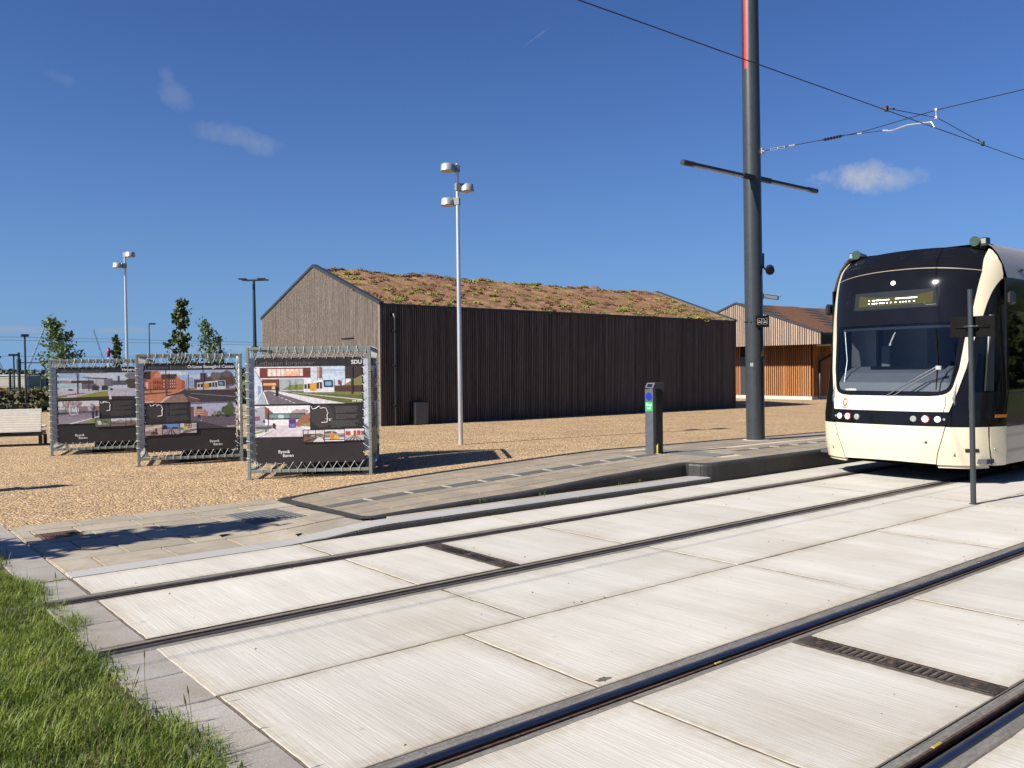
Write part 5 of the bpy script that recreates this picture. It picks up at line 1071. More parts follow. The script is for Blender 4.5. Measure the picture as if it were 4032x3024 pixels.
T1 = lambda tab: (lambda z: float(np.interp(z, [t[0] for t in tab], [t[1] for t in tab])))
seam = T1([(.27, .685), (.42, .712), (.6, .772), (.82, .83)])
pil = T1([(.815, .838), (1.01, .863), (1.25, .926), (1.62, 1.01), (1.92, 1.05), (2.33, 1.128), (2.54, 1.161), (2.69, 1.191), (2.80, 1.222), (2.87, 1.248)])
scr = T1([(1.232, .60), (1.237, .70), (1.25, .765), (1.275, .815), (1.31, .852), (1.36, .875), (1.62, .93), (2.09, .972), (2.39, 1.02), (2.98, 1.078)])
clr = T1([(1.296, .66), (1.302, .73), (1.32, .785), (1.35, .82), (1.40, .842), (1.62, .872), (2.25, .925)])
def zchr(s): return 3.077 - .095 * min(1, abs(s) / 1.078) ** 2.2
def zroof(s): return 3.405 - .085 * min(1.2, abs(s) / 1.06) ** 2.2
def patch(name, m, fn, nu, nv, off=0.0, parent=tram, thick=.012, both=False):
    """fn(u,v)->(s,z); shell piece with a turned-in rim"""
    for sg in ((1, -1) if both else (1,)):
        b = MB(); A = lambda u, v: (fn(u, v)[0] * sg, fn(u, v)[1])
        b.grid(nu, nv, lambda u, v: SP(*A(u, v), off), 0, True, flip=(sg > 0))
        if thick:
            per = [(i / nu, 0) for i in range(nu)] + [(1, j / nv) for j in range(nv)] + [(1 - i / nu, 1) for i in range(nu)] + [(0, 1 - j / nv) for j in range(nv)]
            n = len(per); o = [SP(*A(u, v), off) for u, v in per]; i_ = [SP(*A(u, v), off - thick) for u, v in per]
            b.add(o + i_, [(k, k + n, (k + 1) % n + n, (k + 1) % n) if sg > 0 else (k, (k + 1) % n, (k + 1) % n + n, k + n) for k in range(n)])
        o_ = b.build(name, m, parent)
    return o_
G_ = .006
bot = lambda s: .292 - .05 * min(1, abs(s) / 1.3) ** 2
patch('bumper', m_cream, lambda u, v: ((u * 2 - 1) * (seam(.30 + .51 * v) - G_), bot((u * 2 - 1) * .7) + (.812 - bot((u * 2 - 1) * .7)) * v), 36, 14, .0, thick=.03)
def sp_side(u, v):
    zb = .27; z = zb + (.806 - zb) * v; a = seam(z) + G_; e = 1.228; return a + (e - a) * u, z
def chamf(p, z):                                           # lower skirt tucks inwards
    return p
patch('corner_skirt', m_cream, sp_side, 14, 14, .0, both=True, thick=.03)
patch('side_skirt', m_cream, lambda u, v: (1.240 + (s_end(.27 + .536 * v) - 1.240) * u, .262 + (.806 - .262) * v), 10, 10, .0, both=True, thick=.03)
patch('skirt_sill', m_creamlip, lambda u, v: (.70 + (s_end(.3) - .09 - .70) * u, .225 + .045 * v), 20, 3, -.03, both=True, thick=.03)
patch('lamp_band', m_tblack, lambda u, v: ((u * 2 - 1) * (pil(.815 + .19 * v) - .002), .818 + (1.008 - .818) * v), 40, 4, -.004)
patch('front_mask', m_cream, lambda u, v: ((u * 2 - 1) * (pil(1.016 + .214 * v) - G_), 1.016 + .214 * v), 40, 8, .002, thick=.02)
def pillar_f(u, v):
    z = 1.230 + (2.872 - 1.230) * (v ** 1.35); a = scr(z) + .003; e = pil(z) - G_; return a + (e - a) * u, z
patch('window_pillar', m_cream, pillar_f, 8, 44, .004, both=True, thick=.02)
capo = T1([(2.872, 1.250), (2.95, 1.247), (3.08, 1.224), (3.2, 1.172), (3.29, 1.10), (3.318, 1.060)])
def cap_f(u, v):
    z = 2.872 + (3.316 - 2.872) * v; a = T1([(2.872, 1.072), (2.98, 1.080), (3.316, 1.055)])(z); e = capo(z); return a + (e - a) * u, z
patch('roof_cheek', m_cream, cap_f, 8, 16, .004, both=True, thick=.02)
# black window field round the clear glass
patch('windscreen_frame', m_tblack, lambda u, v: ((u * 2 - 1) * (scr(1.233 + .066 * v)), 1.233 + .066 * v), 40, 6, .001)
def fr_f(u, v):
    z = 1.299 + (2.27 - 1.299) * (v ** 1.5); a = clr(z); e = scr(z); return a + (e - a) * u, z
patch('windscreen_frame', m_tblack, fr_f, 5, 34, .001, both=True)
patch('windscreen_top', m_tblack, lambda u, v: ((u * 2 - 1) * scr(2.272 + .7 * v), 2.272 + (zchr((u * 2 - 1) * 1.07) - .004 - 2.272) * v), 40, 14, .001)
def gl_f(u, v):
    z = 1.297 + (2.275 - 1.297) * (v ** 1.5); return (u * 2 - 1) * (clr(z) + .012), z
patch('windscreen_glass', m_glass, gl_f, 30, 22, -.008, thick=0)
patch('sun_blind', m_dispgrey, lambda u, v: ((u * 2 - 1) * .90, 2.20 - .045 * (abs(u * 2 - 1) < 2) * (1 - abs(u * 2 - 1) ** 2) * 0 + (2.285 - 2.20 + .05 * (u * 2 - 1) ** 2 * 0) * v), 30, 2, -.05, thick=0)
patch('chrome_strip', m_champ, lambda u, v: ((u * 2 - 1) * 1.078, zchr((u * 2 - 1) * 1.078) + .003 + .012 * v), 44, 2, .005, thick=.01)
patch('roof_fairing', m_tblack, lambda u, v: ((u * 2 - 1) * (1.072 - .015 * v), zchr((u * 2 - 1) * 1.078) + .02 + (zroof((u * 2 - 1) * 1.06) - zchr((u * 2 - 1) * 1.078) - .02) * v), 44, 16, .001, thick=.02)
# black corner panel with side cab window
wl = T1([(1.287, 1.085), (2.37, 1.133)]); wr = T1([(1.284, 1.30), (2.375, 1.250)])
patch('corner_panel', m_tblack, lambda u, v: (pil(.812 + .47 * v) + .004 + (s_end(.8) - pil(.812 + .47 * v) - .004) * u, .812 + .472 * v), 18, 8, .0, both=True)
def cp2(u, v):
    z = 2.375 + (2.868 - 2.375) * v; a = pil(z) + .004; e = s_end(z); return a + (max(e, a + .01) - a) * u, z
patch('corner_panel', m_tblack, cp2, 14, 10, .0, both=True)
def cp3(u, v):
    z = 1.284 + (2.375 - 1.284) * v; a = pil(z) + .004; return a + (max(wl(z), a + .01) - a) * u, z
patch('window_post', m_tblack, cp3, 3, 20, .0, both=True)
patch('window_post', m_tblack, lambda u, v: (wr(1.284 + 1.091 * v) + (s_end(1.284 + 1.091 * v) - wr(1.284 + 1.091 * v)) * u, 1.284 + 1.091 * v), 3, 10, .0, both=True)
patch('cab_side_window', m_glass2, lambda u, v: (wl(1.284 + 1.091 * v) - .012 + (wr(1.284 + 1.091 * v) - wl(1.284 + 1.091 * v) + .024) * u, 1.284 + 1.091 * v), 12, 16, -.006, both=True, thick=0)
# display
patch('display_bezel', m_dispgrey, lambda u, v: ((u * 2 - 1) * .635, 2.505 + .262 * v), 20, 4, .004)
dsp = patch('display', m_olive, lambda u, v: ((u * 2 - 1) * .555, 2.555 + (.125 + .05 * abs(u * 2 - 1) ** 3) * v), 20, 4, .007)
b = MB()
def led(sa, sb, z): b.grid(2, 1, lambda u, v: SP(sa + (sb - sa) * u, z + .014 * v, .0095), 0)
for sa, w in ((.395, .02), (.335, .05), (.27, .045), (.215, .02), (.18, .08), (.09, .02)): led(sa, sa - w, 2.638)
for k in range(5): led(-.02 - .066 * k, -.02 - .066 * k - .056, 2.646)
for sa in (.395, .335, .305, .27, .22, .19, .16, .11, .05, -.02, -.09, -.135, -.175, -.225, -.29): led(sa, sa - .022, 2.592)
tag(b.build('led_row', m_led, dsp), kind='stuff')
b = MB(); b.add([SP(-.43, 2.575, .008), SP(-.47, 2.54, .008), SP(-.60, 2.54, .008), SP(-.60, 2.535, .008), SP(-.472, 2.534, .008), SP(-.433, 2.570, .008)][::-1], [tuple(range(6))]); b.build('bezel_reflection_edge', m_ink_g, dsp)
def disc(name, m, s, z, r, off, parent=tram, n=20, dz=.012):
    b = MB(); p = SP(s, z, off); nn = (SP(s, z, 1) - SP(s, z, 0)).normalized(); b.tube([p - nn * dz, p, p + nn * .004], [r, r, r * .8], n); return b.build(name, m, parent)
lt = disc('top_lamp', m_lampw, .042, 2.885, .036, .006)
for sg in (1, -1):
    hs = patch('lamp_recess', m_blackmat, lambda u, v: (sg * (.30 + .535 * u), .842 + .142 * v), 12, 2, .0, thick=.01) if False else None
    disc('headlamp', m_lampc, sg * .425, .912, .044, .006); disc('turn_lamp', m_lampw, sg * .735, .913, .042, .008)
    rl = disc('tail_lamp_ring', m_lampr, sg * .583, .913, .057, .004); disc('tail_lamp', m_lampw, sg * .583, .913, .043, .010, rl)
    disc('small_lamp', m_lampc, sg * .812, .912, .018, .006)
disc('tow_eye_cover', m_rust, -.585, .585, .020, .002); disc('tow_eye_cover', m_lampc, .80, .62, .013, .003)
b = MB(); b.grid(6, 1, lambda u, v: SP(-1.025 - .125 * u, .458 + .05 * v, .006), 0); b.build('number_plate', m_black, tram)
b = MB(); b.grid(4, 2, lambda u, v: SP(-1.262 - .07 * u, .93 + .045 * v, .012), 0, True); b.build('side_marker', m_orange, tram)
disc('door_lock', m_lampc, -1.262, .50, .012, .003)
b = MB(); b.grid(2, 1, lambda u, v: SP(-1.37 - .05 * u, .345 + .008 * v, .004), 0); b.build('jack_mark', m_black, tram)
F = frame_mat(SP(.668, 1.302, .004), SP(.60, 1.302) - SP(.668, 1.302), (0, 0, 1)); text('variobahn', .052, F, m_ink_w, tram, 'lettering', .0008)
b = MB(); pts = [SP(.648 + .034 * cos(a) * (1 if abs(cos(a)) < .9 else 1), 1.125 + .050 * sin(a), .006) for a in np.linspace(0, 2 * pi, 26)]
b.tube(pts, .0095, 5, 0, False); b.grid(3, 1, lambda u, v: SP(.685 - .075 * u, 1.040 + .016 * v, .006), 0); b.build('logo', m_logo, tram)
b = MB(); b.tube([SP(-.80, 1.232, .008), SP(-.815, 1.13, .008), SP(-.795, 1.015, .008)], .003, 4, 0, False); b.build('panel_seam', m_gap, tram)
b = MB()
for s0 in (-1.0, 1.0): b.tube([SP(s0 * (seam(z)), z, -.004) for z in np.linspace(.28, .81, 9)], .008, 5, 0, False); b.tube([SP(s0 * 1.234, z, -.004) for z in (.28, .81)], .006, 4, 0, False)
b.build('skirt_seam', m_gap, tram)
# wiper
wp = MB(); o = .03
wp.tube([SP(-.02, 1.235, .015), SP(-.30, 1.41, o), SP(-.60, 1.60, o), SP(-.69, 1.655, o)], .009, 6); wp.tube([SP(-.12, 1.235, .015), SP(-.40, 1.42, o), SP(-.72, 1.635, o)], .009, 6)
wa = wp.build('wiper_arm', m_aludark, tram)
b = MB(); b.tube([SP(-.625, 2.18, .012), SP(-.685, 1.66, .018), SP(-.685, 1.32, .012)], [.006, .013, .007], 6); b.build('wiper_blade', m_blackmat, wa)
b = MB(); b.cbox(tuple(SP(-.70, 1.63, .035) - Vector((.02, .04, .03))), tuple(SP(-.70, 1.63, .035) + Vector((.02, .04, .03))), .008); b.build('wiper_joint', m_alu, wa)
# roof equipment
for sg in (1, -1):
    hn = MB(); p = Vector((12.98, TY + sg * .90, 3.435)); 
    hn.tube([p + Vector((.22, 0, .0)), p + Vector((.12, 0, 0)), p + Vector((.02, 0, 0)), p + Vector((-.06, 0, 0))], [.03, .035, .05, .072], 16); hn.tube([p + Vector((.1, 0, -.10)), p + Vector((.1, 0, 0))], .03, 8); hn.build('horn', m_green_t, tram)
    b = MB(); b.cbox(tuple(p + Vector((-.02, sg * .10 - .05, -.08))), tuple(p + Vector((.10, sg * .10 + .05, .045))), .008); rl = b.build('roof_lamp', m_black, tram)
    b = MB(); b.box(tuple(p + Vector((-.024, sg * .10 - .036, -.04))), tuple(p + Vector((-.019, sg * .10 + .036, .03)))); b.build('lamp_glass', m_lampc, rl)
    b = MB(); b.cbox((12.86, min(TY + sg * 1.335, TY + sg * 1.42), 2.50), (13.02, max(TY + sg * 1.335, TY + sg * 1.42), 2.68), .03); b.build('mirror_camera', m_black, tram)
# long body behind the cab
XB = 30.0
b = MB()
prof = [(-1.03, 3.40), (-1.12, 3.33), (-1.20, 3.22), (-1.27, 3.06), (-1.305, 2.93), (-1.318, 2.885)]
full = prof[::-1] + [(-y, z) for y, z in prof]
xs_ = [12.96, 14, 16, 20, 24, XB]
b.grid(len(full) - 1, len(xs_) - 1, lambda u, v: (xs_[round(v * (len(xs_) - 1))] + (.0), TY + full[round(u * (len(full) - 1))][0], full[round(u * (len(full) - 1))][1]), 0, True); b.build('roof', m_troof, tram)
b = MB(); b.grid(20, 6, lambda u, v: (12.90 + .09 * v, TY + (u * 2 - 1) * 1.05, 3.40 - .09 * abs(u * 2 - 1) ** 2.2 * (1 - v * .4)), 0, True); b.build('roof_front', m_tblack, tram)
b = MB(); b.box((13.4, TY - 1.322, 3.00), (13.52, TY - 1.26, 3.03)); b.build('roof_slot', m_black, tram)
for sg in (-1, 1):
    ys = TY + sg * 1.322
    def sidebox(name, m, x0, x1, z0, z1, d=.03, par=tram, out=0.0):
        b = MB(); b.cbox((x0, min(ys - sg * d, ys + sg * out), z0), (x1, max(ys - sg * d, ys + sg * out), z1), .004); return b.build(name, m, par)
    x = XE + .012
    sidebox('lower_panel', m_tgrey, x, 14.30, .27, .80, .04); sidebox('lower_panel', m_cream, 14.31, 18.9, .24, .80, .04); sidebox('lower_panel', m_tgrey, 19.6, 22, .27, .80, .04); sidebox('lower_panel', m_cream, 22.01, XB, .24, .80, .04)
    sidebox('waist_panel', m_tblack, x, XB, .806, 1.27, .03); sidebox('header_panel', m_tblack, x, XB, 2.42, 2.885, .03)
    xw = [x, 13.62, 14.31, 15.9, 17.5, 18.95, 19.6, 20.8, 22.0, 23.8, 25.6, 27.4, 29.2, XB]
    for k in range(len(xw) - 1):
        sidebox('window_post', m_tblack, xw[k], xw[k] + .085, 1.272, 2.418, .03)
        sidebox('side_window', m_glass3, xw[k] + .087, xw[k + 1] - .002, 1.274, 2.416, .012, out=-.006)
    b = MB(); b.box((18.95, ys - .01, .25), (19.55, ys + .01, 3.1)); b.build('bellows', m_blackmat, tram)
# inside
b = MB(); b.box((12.45, TY - 1.25, .30), (XB, TY + 1.25, .36)); b.build('floor', m_insdark, tram)
b = MB(); b.box((12.75, TY - 1.05, 2.62), (XB, TY + 1.05, 2.66)); b.build('ceiling', m_inside, tram)
b = MB()
dp = [(12.24, 1.20), (12.30, 1.42), (12.48, 1.56), (12.72, 1.645), (12.86, 1.655), (13.12, 1.62), (13.14, .4), (12.24, .4)]
b.prism([(x, TY - .92, z) for x, z in dp], (0, 1.84, 0))
dsh = b.build('dashboard', m_dash, tram)
b = MB()
for k in range(34): b.box((12.60 - .04 * 0, TY + .48 - k * .033, 1.60), (12.74, TY + .48 - k * .033 + .014, 1.658), 0)
for v_ in range(0): pass
o_ = b.build('air_vent', m_blackmat, dsh); tag(o_, kind='stuff')
b = MB(); b.box((14.35, TY - 1.2, .36), (14.39, TY - .35, 2.6)); b.box((14.35, TY + .45, .36), (14.39, TY + 1.2, 2.6)); b.build('cab_bulkhead', m_inside, tram)
b = MB(); b.box((14.36, TY - .35, .36), (14.38, TY + .45, 2.6)); cd = b.build('cab_door', m_insblue, tram)
b = MB(); b.box((14.345, TY - .22, 1.55), (14.358, TY - .02, 1.95)); b.build('notice', m_inside, cd)
b = MB(); b.box((13.3, TY + .78, 1.3), (13.36, TY + 1.2, 2.58)); b.build('side_cabinet', m_inside, tram)
b = MB(); b.cbox((13.05, TY + .42, 1.62), (13.15, TY + .56, 1.98), .01); b.build('monitor', m_dash, tram)
b = MB(); b.tube([SP(.86, 2.2, -.06), SP(.80, 1.75, -.10), SP(.79, 1.35, -.07)], .010, 6); b.build('blind_rod', m_alu, tram)
b = MB(); b.prism([(12.60, TY - 1.18, 1.30), (12.78, TY - 1.21, 1.30), (12.80, TY - 1.22, 2.36), (12.72, TY - 1.20, 2.36), (12.68, TY - 1.19, 2.1)], (0, .02, 0)); b.build('cab_lining', m_inside, tram)
b = MB(); b.prism([(12.50, TY + .98, 1.28), (12.66, TY + .98, 1.28), (12.70, TY + 1.08, 1.85)], (0, .02, 0)); b.build('cab_lining', m_inside, tram)
b = MB(); b.cbox((13.55, TY - .68, .7), (14.05, TY - .16, .82), .04); b.cbox((13.98, TY - .66, .8), (14.10, TY - .18, 1.62), .04); b.cbox((14.0, TY - .54, 1.62), (14.08, TY - .30, 1.84), .03); b.cbox((13.6, TY - .76, .98), (13.95, TY - .69, 1.04), .02); b.cbox((13.7, TY - .5, .36), (13.9, TY - .34, .7), .02); b.build('driver_seat', m_insdark, tram)
# underside
b = MB(); b.box((12.55, TY - 1.1, .20), (XB, TY + 1.1, .30)); b.build('underframe', m_blackmat, tram)
for x in (15.6, 25.5):
    b = MB(); b.box((x - 1.3, TY - 1.0, .10), (x + 1.3, TY + 1.0, .2)); bg_ = b.build('bogie', m_blackmat, tram)
    for xx in (x - .9, x + .9):
        for sg in (-1, 1): b = MB(); b.tube([(xx, TY + sg * .66, .30), (xx, TY + sg * .78, .30)], .30, 24); b.build('wheel', m_railrust, bg_)
# driver
def person(name, label, base, joints, radii, edges, clothes, head, hairm, group=None):
    t = thing(name, label, 'person', base)
    me = bpy.data.meshes.new('body'); B = Vector(base); me.from_pydata([tuple(Vector(j)) for j in joints], edges, []); ob = bpy.data.objects.new('body_src', me); COL.objects.link(ob)
    md = ob.modifiers.new('s', 'SKIN'); ob.modifiers.new('d', 'SUBSURF').levels = 2
    for i, r in enumerate(radii): me.skin_vertices[0].data[i].radius = (r, r * .8)
    me.skin_vertices[0].data[0].use_root = True
    dg = bpy.context.evaluated_depsgraph_get(); m2 = bpy.data.meshes.new_from_object(ob.evaluated_get(dg)); bpy.data.objects.remove(ob)
    m2.materials.clear()
    for m in clothes: m2.materials.append(m)
    for p in m2.polygons:
        p.use_smooth = True; c = p.center
        p.material_index = 1 if c.z > head - .13 else (2 if len(clothes) > 2 and c.z < joints[0][2] + .06 else 0)
    o = bpy.data.objects.new('body', m2); link(o, t); return t
DB = (13.82, TY - .42, .82)
J = [(0, 0, .08), (0, 0, .28), (0, 0, .50), (-.01, 0, .62), (-.03, 0, .74), (-.04, 0, .84), (0, .19, .50), (-.10, .25, .30), (-.32, .18, .24), (0, -.19, .50), (-.10, -.25, .30), (-.32, -.18, .24), (-.02, .10, .06), (-.42, .13, .08), (-.45, .13, -.36), (-.02, -.10, .06), (-.42, -.13, .08), (-.45, -.13, -.36), (-.39, .17, .24), (-.39, -.17, .24), (-.02, 0, .90)]
RR = [.15, .15, .13, .055, .085, .095, .065, .05, .038, .065, .05, .038, .085, .065, .05, .085, .065, .05, .035, .035, .07]
ED = [(0, 1), (1, 2), (2, 3), (3, 4), (4, 5), (5, 20), (2, 6), (6, 7), (7, 8), (8, 18), (2, 9), (9, 10), (10, 11), (11, 19), (0, 12), (12, 13), (13, 14), (0, 15), (15, 16), (16, 17)]
dr = person('person', 'tram driver in a pale blue shirt seated behind the windscreen', DB, J, RR, ED, [m_shirt, m_skin, m_jacket], .75, m_hair)
b = MB(); b.grid(14, 8, lambda u, v: Vector(DB) + Vector((-.025 + .105 * cos(2 * pi * u) * sin(v * 1.7), .098 * sin(2 * pi * u) * sin(v * 1.7), .855 + .105 * cos(v * 1.7))), 0, True); b.build('hair', m_hair, dr)
b = MB(); hc = Vector(DB) + Vector((-.135, 0, .80)); b.tube([hc + Vector((.01, 0, .025)), hc + Vector((-.012, 0, -.01))], [.010, .015], 6); b.build('nose', m_skin, dr)
b = MB()
for s_ in (-1, 1): b.tube([hc + Vector((.012, .035 * s_, .03)), hc + Vector((.004, .035 * s_, .03))], .010, 8)
b.build('eye', m_hair, dr)

# ================================================================== VEGETATION
def leaf_cloud(name, pts, size, m, parent, seed, up=.3, shape=.7):
    r = np.random.RandomState(seed); pts = np.asarray(pts, np.float64); n = len(pts)
    t = r.normal(size=(n, 3)); t[:, 2] += up * np.abs(r.normal(size=n)) * -1; t /= np.linalg.norm(t, axis=1)[:, None]
    o = np.cross(t, r.normal(size=(n, 3))); o /= np.linalg.norm(o, axis=1)[:, None]
    s = (size * r.uniform(.6, 1.3, n))[:, None]
    V = np.stack([pts - t * s, pts + o * s * shape, pts + t * s, pts - o * s * shape], 1).reshape(-1, 3)
    if parent is not None: 
        Mi = np.array(WM[parent.name].inverted()); V = V @ Mi[:3, :3].T + Mi[:3, 3]
    return mesh_np(name, V, np.arange(4 * n).reshape(-1, 4), m, parent)
def young_tree(base, h, w, z0, m, label, seed, nl=1400, leaf=.075, lean=(0, 0), group=None, top_thin=.25, power=.8, limbs=16):
    t = thing('young_tree', label, 'tree', base, group=group); r = random.Random(seed); B = Vector(base)
    ln = Vector((lean[0], lean[1], 0))
    def ax(f): return B + Vector((0, 0, h * f)) + ln * f * f
    b = MB(); b.tube([ax(0), ax(.3), ax(.6), ax(.85), ax(.99)], [.05, .042, .03, .018, .006], 8)
    P_ = []; lim = []
    f0 = z0 / h
    for k in range(limbs):
        f = f0 + (1 - f0) * (k + r.random()) / limbs * .96; a = k * 2.4 + r.uniform(-.4, .4)
        L_ = w * ((1 - (f - f0) / (1 - f0)) ** power * .9 + .08) * r.uniform(.65, 1.15)
        if f < f0 + .12: L_ *= .75
        e = ax(f) + Vector((cos(a) * L_, sin(a) * L_, L_ * r.uniform(.35, .9)))
        md = ax(f).lerp(e, .5) + Vector((0, 0, -.04)); lim.append((ax(f), md, e)); b.tube([ax(f), md, e], [.016, .011, .004], 5)
    b.build('trunk', m_bark, t)
    cl = []
    for a_, md, e in lim:
        for q in (.35, .6, .85, 1.0): cl.append(((a_.lerp(md, q * 2) if q < .5 else md.lerp(e, q * 2 - 1)), (.09 + .10 * r.random()) * (w / .6) ** .5))
    for k in range(6): cl.append((ax(.86 + .024 * k), .07))
    for k in range(nl):
        c, s = cl[r.randrange(len(cl))]; d = Vector((r.gauss(0, 1), r.gauss(0, 1), r.gauss(0, .8))) * s * .6; P_.append(tuple(c + d))
    leaf_cloud('crown', P_, leaf, m, t, seed); return t
young_tree((7.22, 35.2, -.1), 3.85, .90, .7, m_leaf_p, 'pale feathery young tree at the left behind the farthest banner cube', 11, 2700, .062, (-.36, .29), power=.75, limbs=28)
young_tree((7.52, 29.2, -.1), 2.95, .32, .9, m_leaf_d, 'small dark broad-leaved sapling directly beside the two-drum lamp post', 12, 420, .075, (-.06, .04), limbs=13)
young_tree((9.25, 28.55, -.1), 4.2, .52, 1.0, m_leaf_d, 'tall dark maple sapling with open tiers above the middle banner cube', 13, 1000, .078, (.05, 0), limbs=22, power=.65)
young_tree((12.38, 33.7, -.1), 3.85, .78, .7, m_leaf_p, 'pale pointed young tree to the right of the dark maple sapling', 14, 1900, .06, (-.40, .30), power=.8, limbs=24)
young_tree((-2.25, 9.95, -.1), 4.75, .75, .9, m_leaf_d, 'sapling standing on the lawn beyond the left edge, throwing its shadow on the pavement', 15, 2600, .085, (0, 0), power=.7, limbs=30)
young_tree((-2.6, 15.1, -.1), 4.3, .34, .9, m_leaf_d, 'slim sapling beyond the left edge, throwing its shadow on the gravel', 16, 800, .085, (0, 0), power=.7, limbs=20)
# lawn
NPR = np.random.RandomState(5)
def grass(name, n, xr, yr, hmin, hmax, wd, m, maskf=None, seed=1, bend=.5, tuft=12):
    r = np.random.RandomState(seed); nt_ = max(1, n // tuft)
    tx_ = r.uniform(*xr, nt_); ty_ = r.uniform(*yr, nt_); th = r.uniform(.55, 1.35, nt_); ta = r.uniform(0, 2 * pi, nt_); ti = r.randint(0, nt_, n)
    sp_ = .045 if tuft > 1 else 0
    ox, oy = r.normal(0, sp_, n), r.normal(0, sp_, n); x = tx_[ti] + ox; y = ty_[ti] + oy; th = th[ti]; ta = ta[ti]
    if maskf is not None: k = maskf(x, y, r); x, y, th, ta, ox, oy = x[k], y[k], th[k], ta[k], ox[k], oy[k]; n = len(x)
    cl = .5 + .5 * np.sin(x * 4.1 + 1.3 * np.sin(y * 3.3)) * np.sin(y * 3.7 + 1.6 * x); h = (hmin + (hmax - hmin) * r.beta(2, 3, n)) * (.55 + .6 * cl) * th
    z0 = -.012 + .03 * np.sin(x * 2.2) * np.sin(y * 1.7)
    a = np.where(r.random_sample(n) < .45, np.arctan2(oy, ox), np.where(r.random_sample(n) < .5, ta + r.normal(0, .4, n), r.uniform(0, 2 * pi, n)))
    d = np.stack([np.cos(a), np.sin(a), 0 * a], 1); pw = np.stack([-np.sin(a), np.cos(a), 0 * a], 1) * (wd * r.uniform(.5, 1.3, n))[:, None]
    b0 = np.stack([x, y, z0], 1); bd_ = (bend * r.uniform(.15, 1.5, n) * h)[:, None]; up = np.array([0, 0, 1.0])
    p1 = b0 + up * (h * .55)[:, None] + d * bd_ * .3; p2 = b0 + up * (h * r.uniform(.7, 1.0, n))[:, None] + d * bd_
    V = np.stack([b0 - pw, b0 + pw, p1 + pw * .7, p1 - pw * .7, p2], 1).reshape(-1, 3); o = np.arange(n)[:, None] * 5
    F = np.concatenate([o + [[0, 1, 2]], o + [[0, 2, 3]], o + [[3, 2, 4]]], 0)
    g = mesh_np(name, V, F, m); tag(g, kind='stuff'); return g
def lawnmask(x, y, r):
    edge = 1.30 + .05 * np.sin(y * 5.1) + .06 * np.sin(y * 1.9 + 1) - .03 * (y > 7.5) + r.normal(0, .045, len(x))
    railgap = (np.abs(y - 5.61) < .03) | (np.abs(y - 7.03) < .03)
    bare = ((x - .78) ** 2 / .045 + (y - 3.45) ** 2 / .030 < 1) & (r.random_sample(len(x)) < .93)
    return (x < edge) & ~(railgap & (r.random_sample(len(x)) < .4)) & ~bare
sheet('lawn_soil', -12, -3, 1.262, 11.5, -.055, m_dirt, 40, 40, lambda x, y: -.016 + .03 * sin(x * 2.2) * sin(y * 1.7))
grass('lawn', 115000, (-.5, 1.42), (2.4, 10.6), .03, .115, .0028, m_grass, lawnmask, 2, .8)
grass('lawn', 16000, (-7, -.5), (2.4, 13), .05, .15, .005, m_grass, None, 12)
grass('lawn', 9000, (.0, 1.45), (2.4, 10.6), .02, .09, .0026, m_grassdry, lawnmask, 3, 1.2)
grass('lawn', 12000, (.0, 1.40), (2.4, 10.6), .03, .08, .0045, m_weed, lawnmask, 13, 1.3)
grass('tall_grass', 700, (.2, 1.36), (2.6, 9.8), .10, .2, .0028, m_grass, lambda x, y, r: lawnmask(x, y, r) & (r.random_sample(len(x)) < .6), 4, .6)
grass('joint_grass', 260, (1.66, 2.0), (8.065, 8.10), .015, .05, .003, m_grass, None, 6)
grass('joint_grass', 200, (1.22, 1.58), (7.83, 7.87), .015, .05, .003, m_grass, None, 7)
grass('joint_grass', 160, (4.45, 4.75), (8.12, 8.24), .02, .05, .004, m_grass, None, 8)
for k_, (x_, y_) in enumerate([(7.1, 8.17), (8.6, 8.17), (8.9, 8.17), (6.2, 8.17)]):
    g_ = grass('joint_grass', 16, (x_ - .08, x_ + .08), (y_ - .03, y_ + .03), .03, .09, .003, m_grass, None, 20 + k_); g_.location.z = .09
# seed stalks
b = MB(); bh_ = MB()
for k in range(9):
    y = rng.uniform(3.0, 6.6); x = 1.18 + rng.uniform(-.25, .22); h = rng.uniform(.22, .42); a = rng.uniform(0, 2 * pi); l = rng.uniform(.02, .08)
    p0 = Vector((x, y, -.03)); p1 = p0 + Vector((cos(a) * l * .4, sin(a) * l * .4, h * .6)); p2 = p0 + Vector((cos(a) * l, sin(a) * l, h)); b.tube([p0, p1, p2], .0014, 3, 0, False)
    b.tube([p2, p2 + (p2 - p1).normalized() * .015, p2 + (p2 - p1).normalized() * .05], [.0015, .0048, .001], 5, 0, False)
tag(b.build('seed_stalk', m_grassdry), kind='stuff')
# weeds: low leafy clump, yellow-green mat and broad leaves in the corner
def weed_clump(name, c, r, n, size, m, label, cat, seed, hh=.12):
    rr = np.random.RandomState(seed); a = rr.uniform(0, 2 * pi, n); d = r * rr.uniform(0, 1, n) ** .6
    P_ = np.stack([c[0] + np.cos(a) * d, c[1] + np.sin(a) * d, c[2] + hh * (1 - (d / r) ** 2 * .7) * rr.uniform(.2, 1, n)], 1)
    o = leaf_cloud(name, P_, size, m, None, seed, .0, .45); return tag(o, label, cat)
weed_clump('weed', (1.22, 3.42, -.04), .20, 420, .022, m_weed, 'grey-green leafy weed at the lower edge of the lawn beside the granite stones', 'weed', 31, .13)
weed_clump('weed', (1.13, 4.62, -.04), .13, 420, .011, mat('yellow_moss', (.16, .15, .02), .8, col2=(.26, .24, .04), scale=20), 'yellow-green mossy tuft in the lawn near the kerb stones', 'weed', 32, .06)
weed_clump('weed', (1.12, 5.35, -.04), .2, 420, .014, m_weed, 'low dark clover patch in the lawn just below the second rail', 'weed', 33, .07)
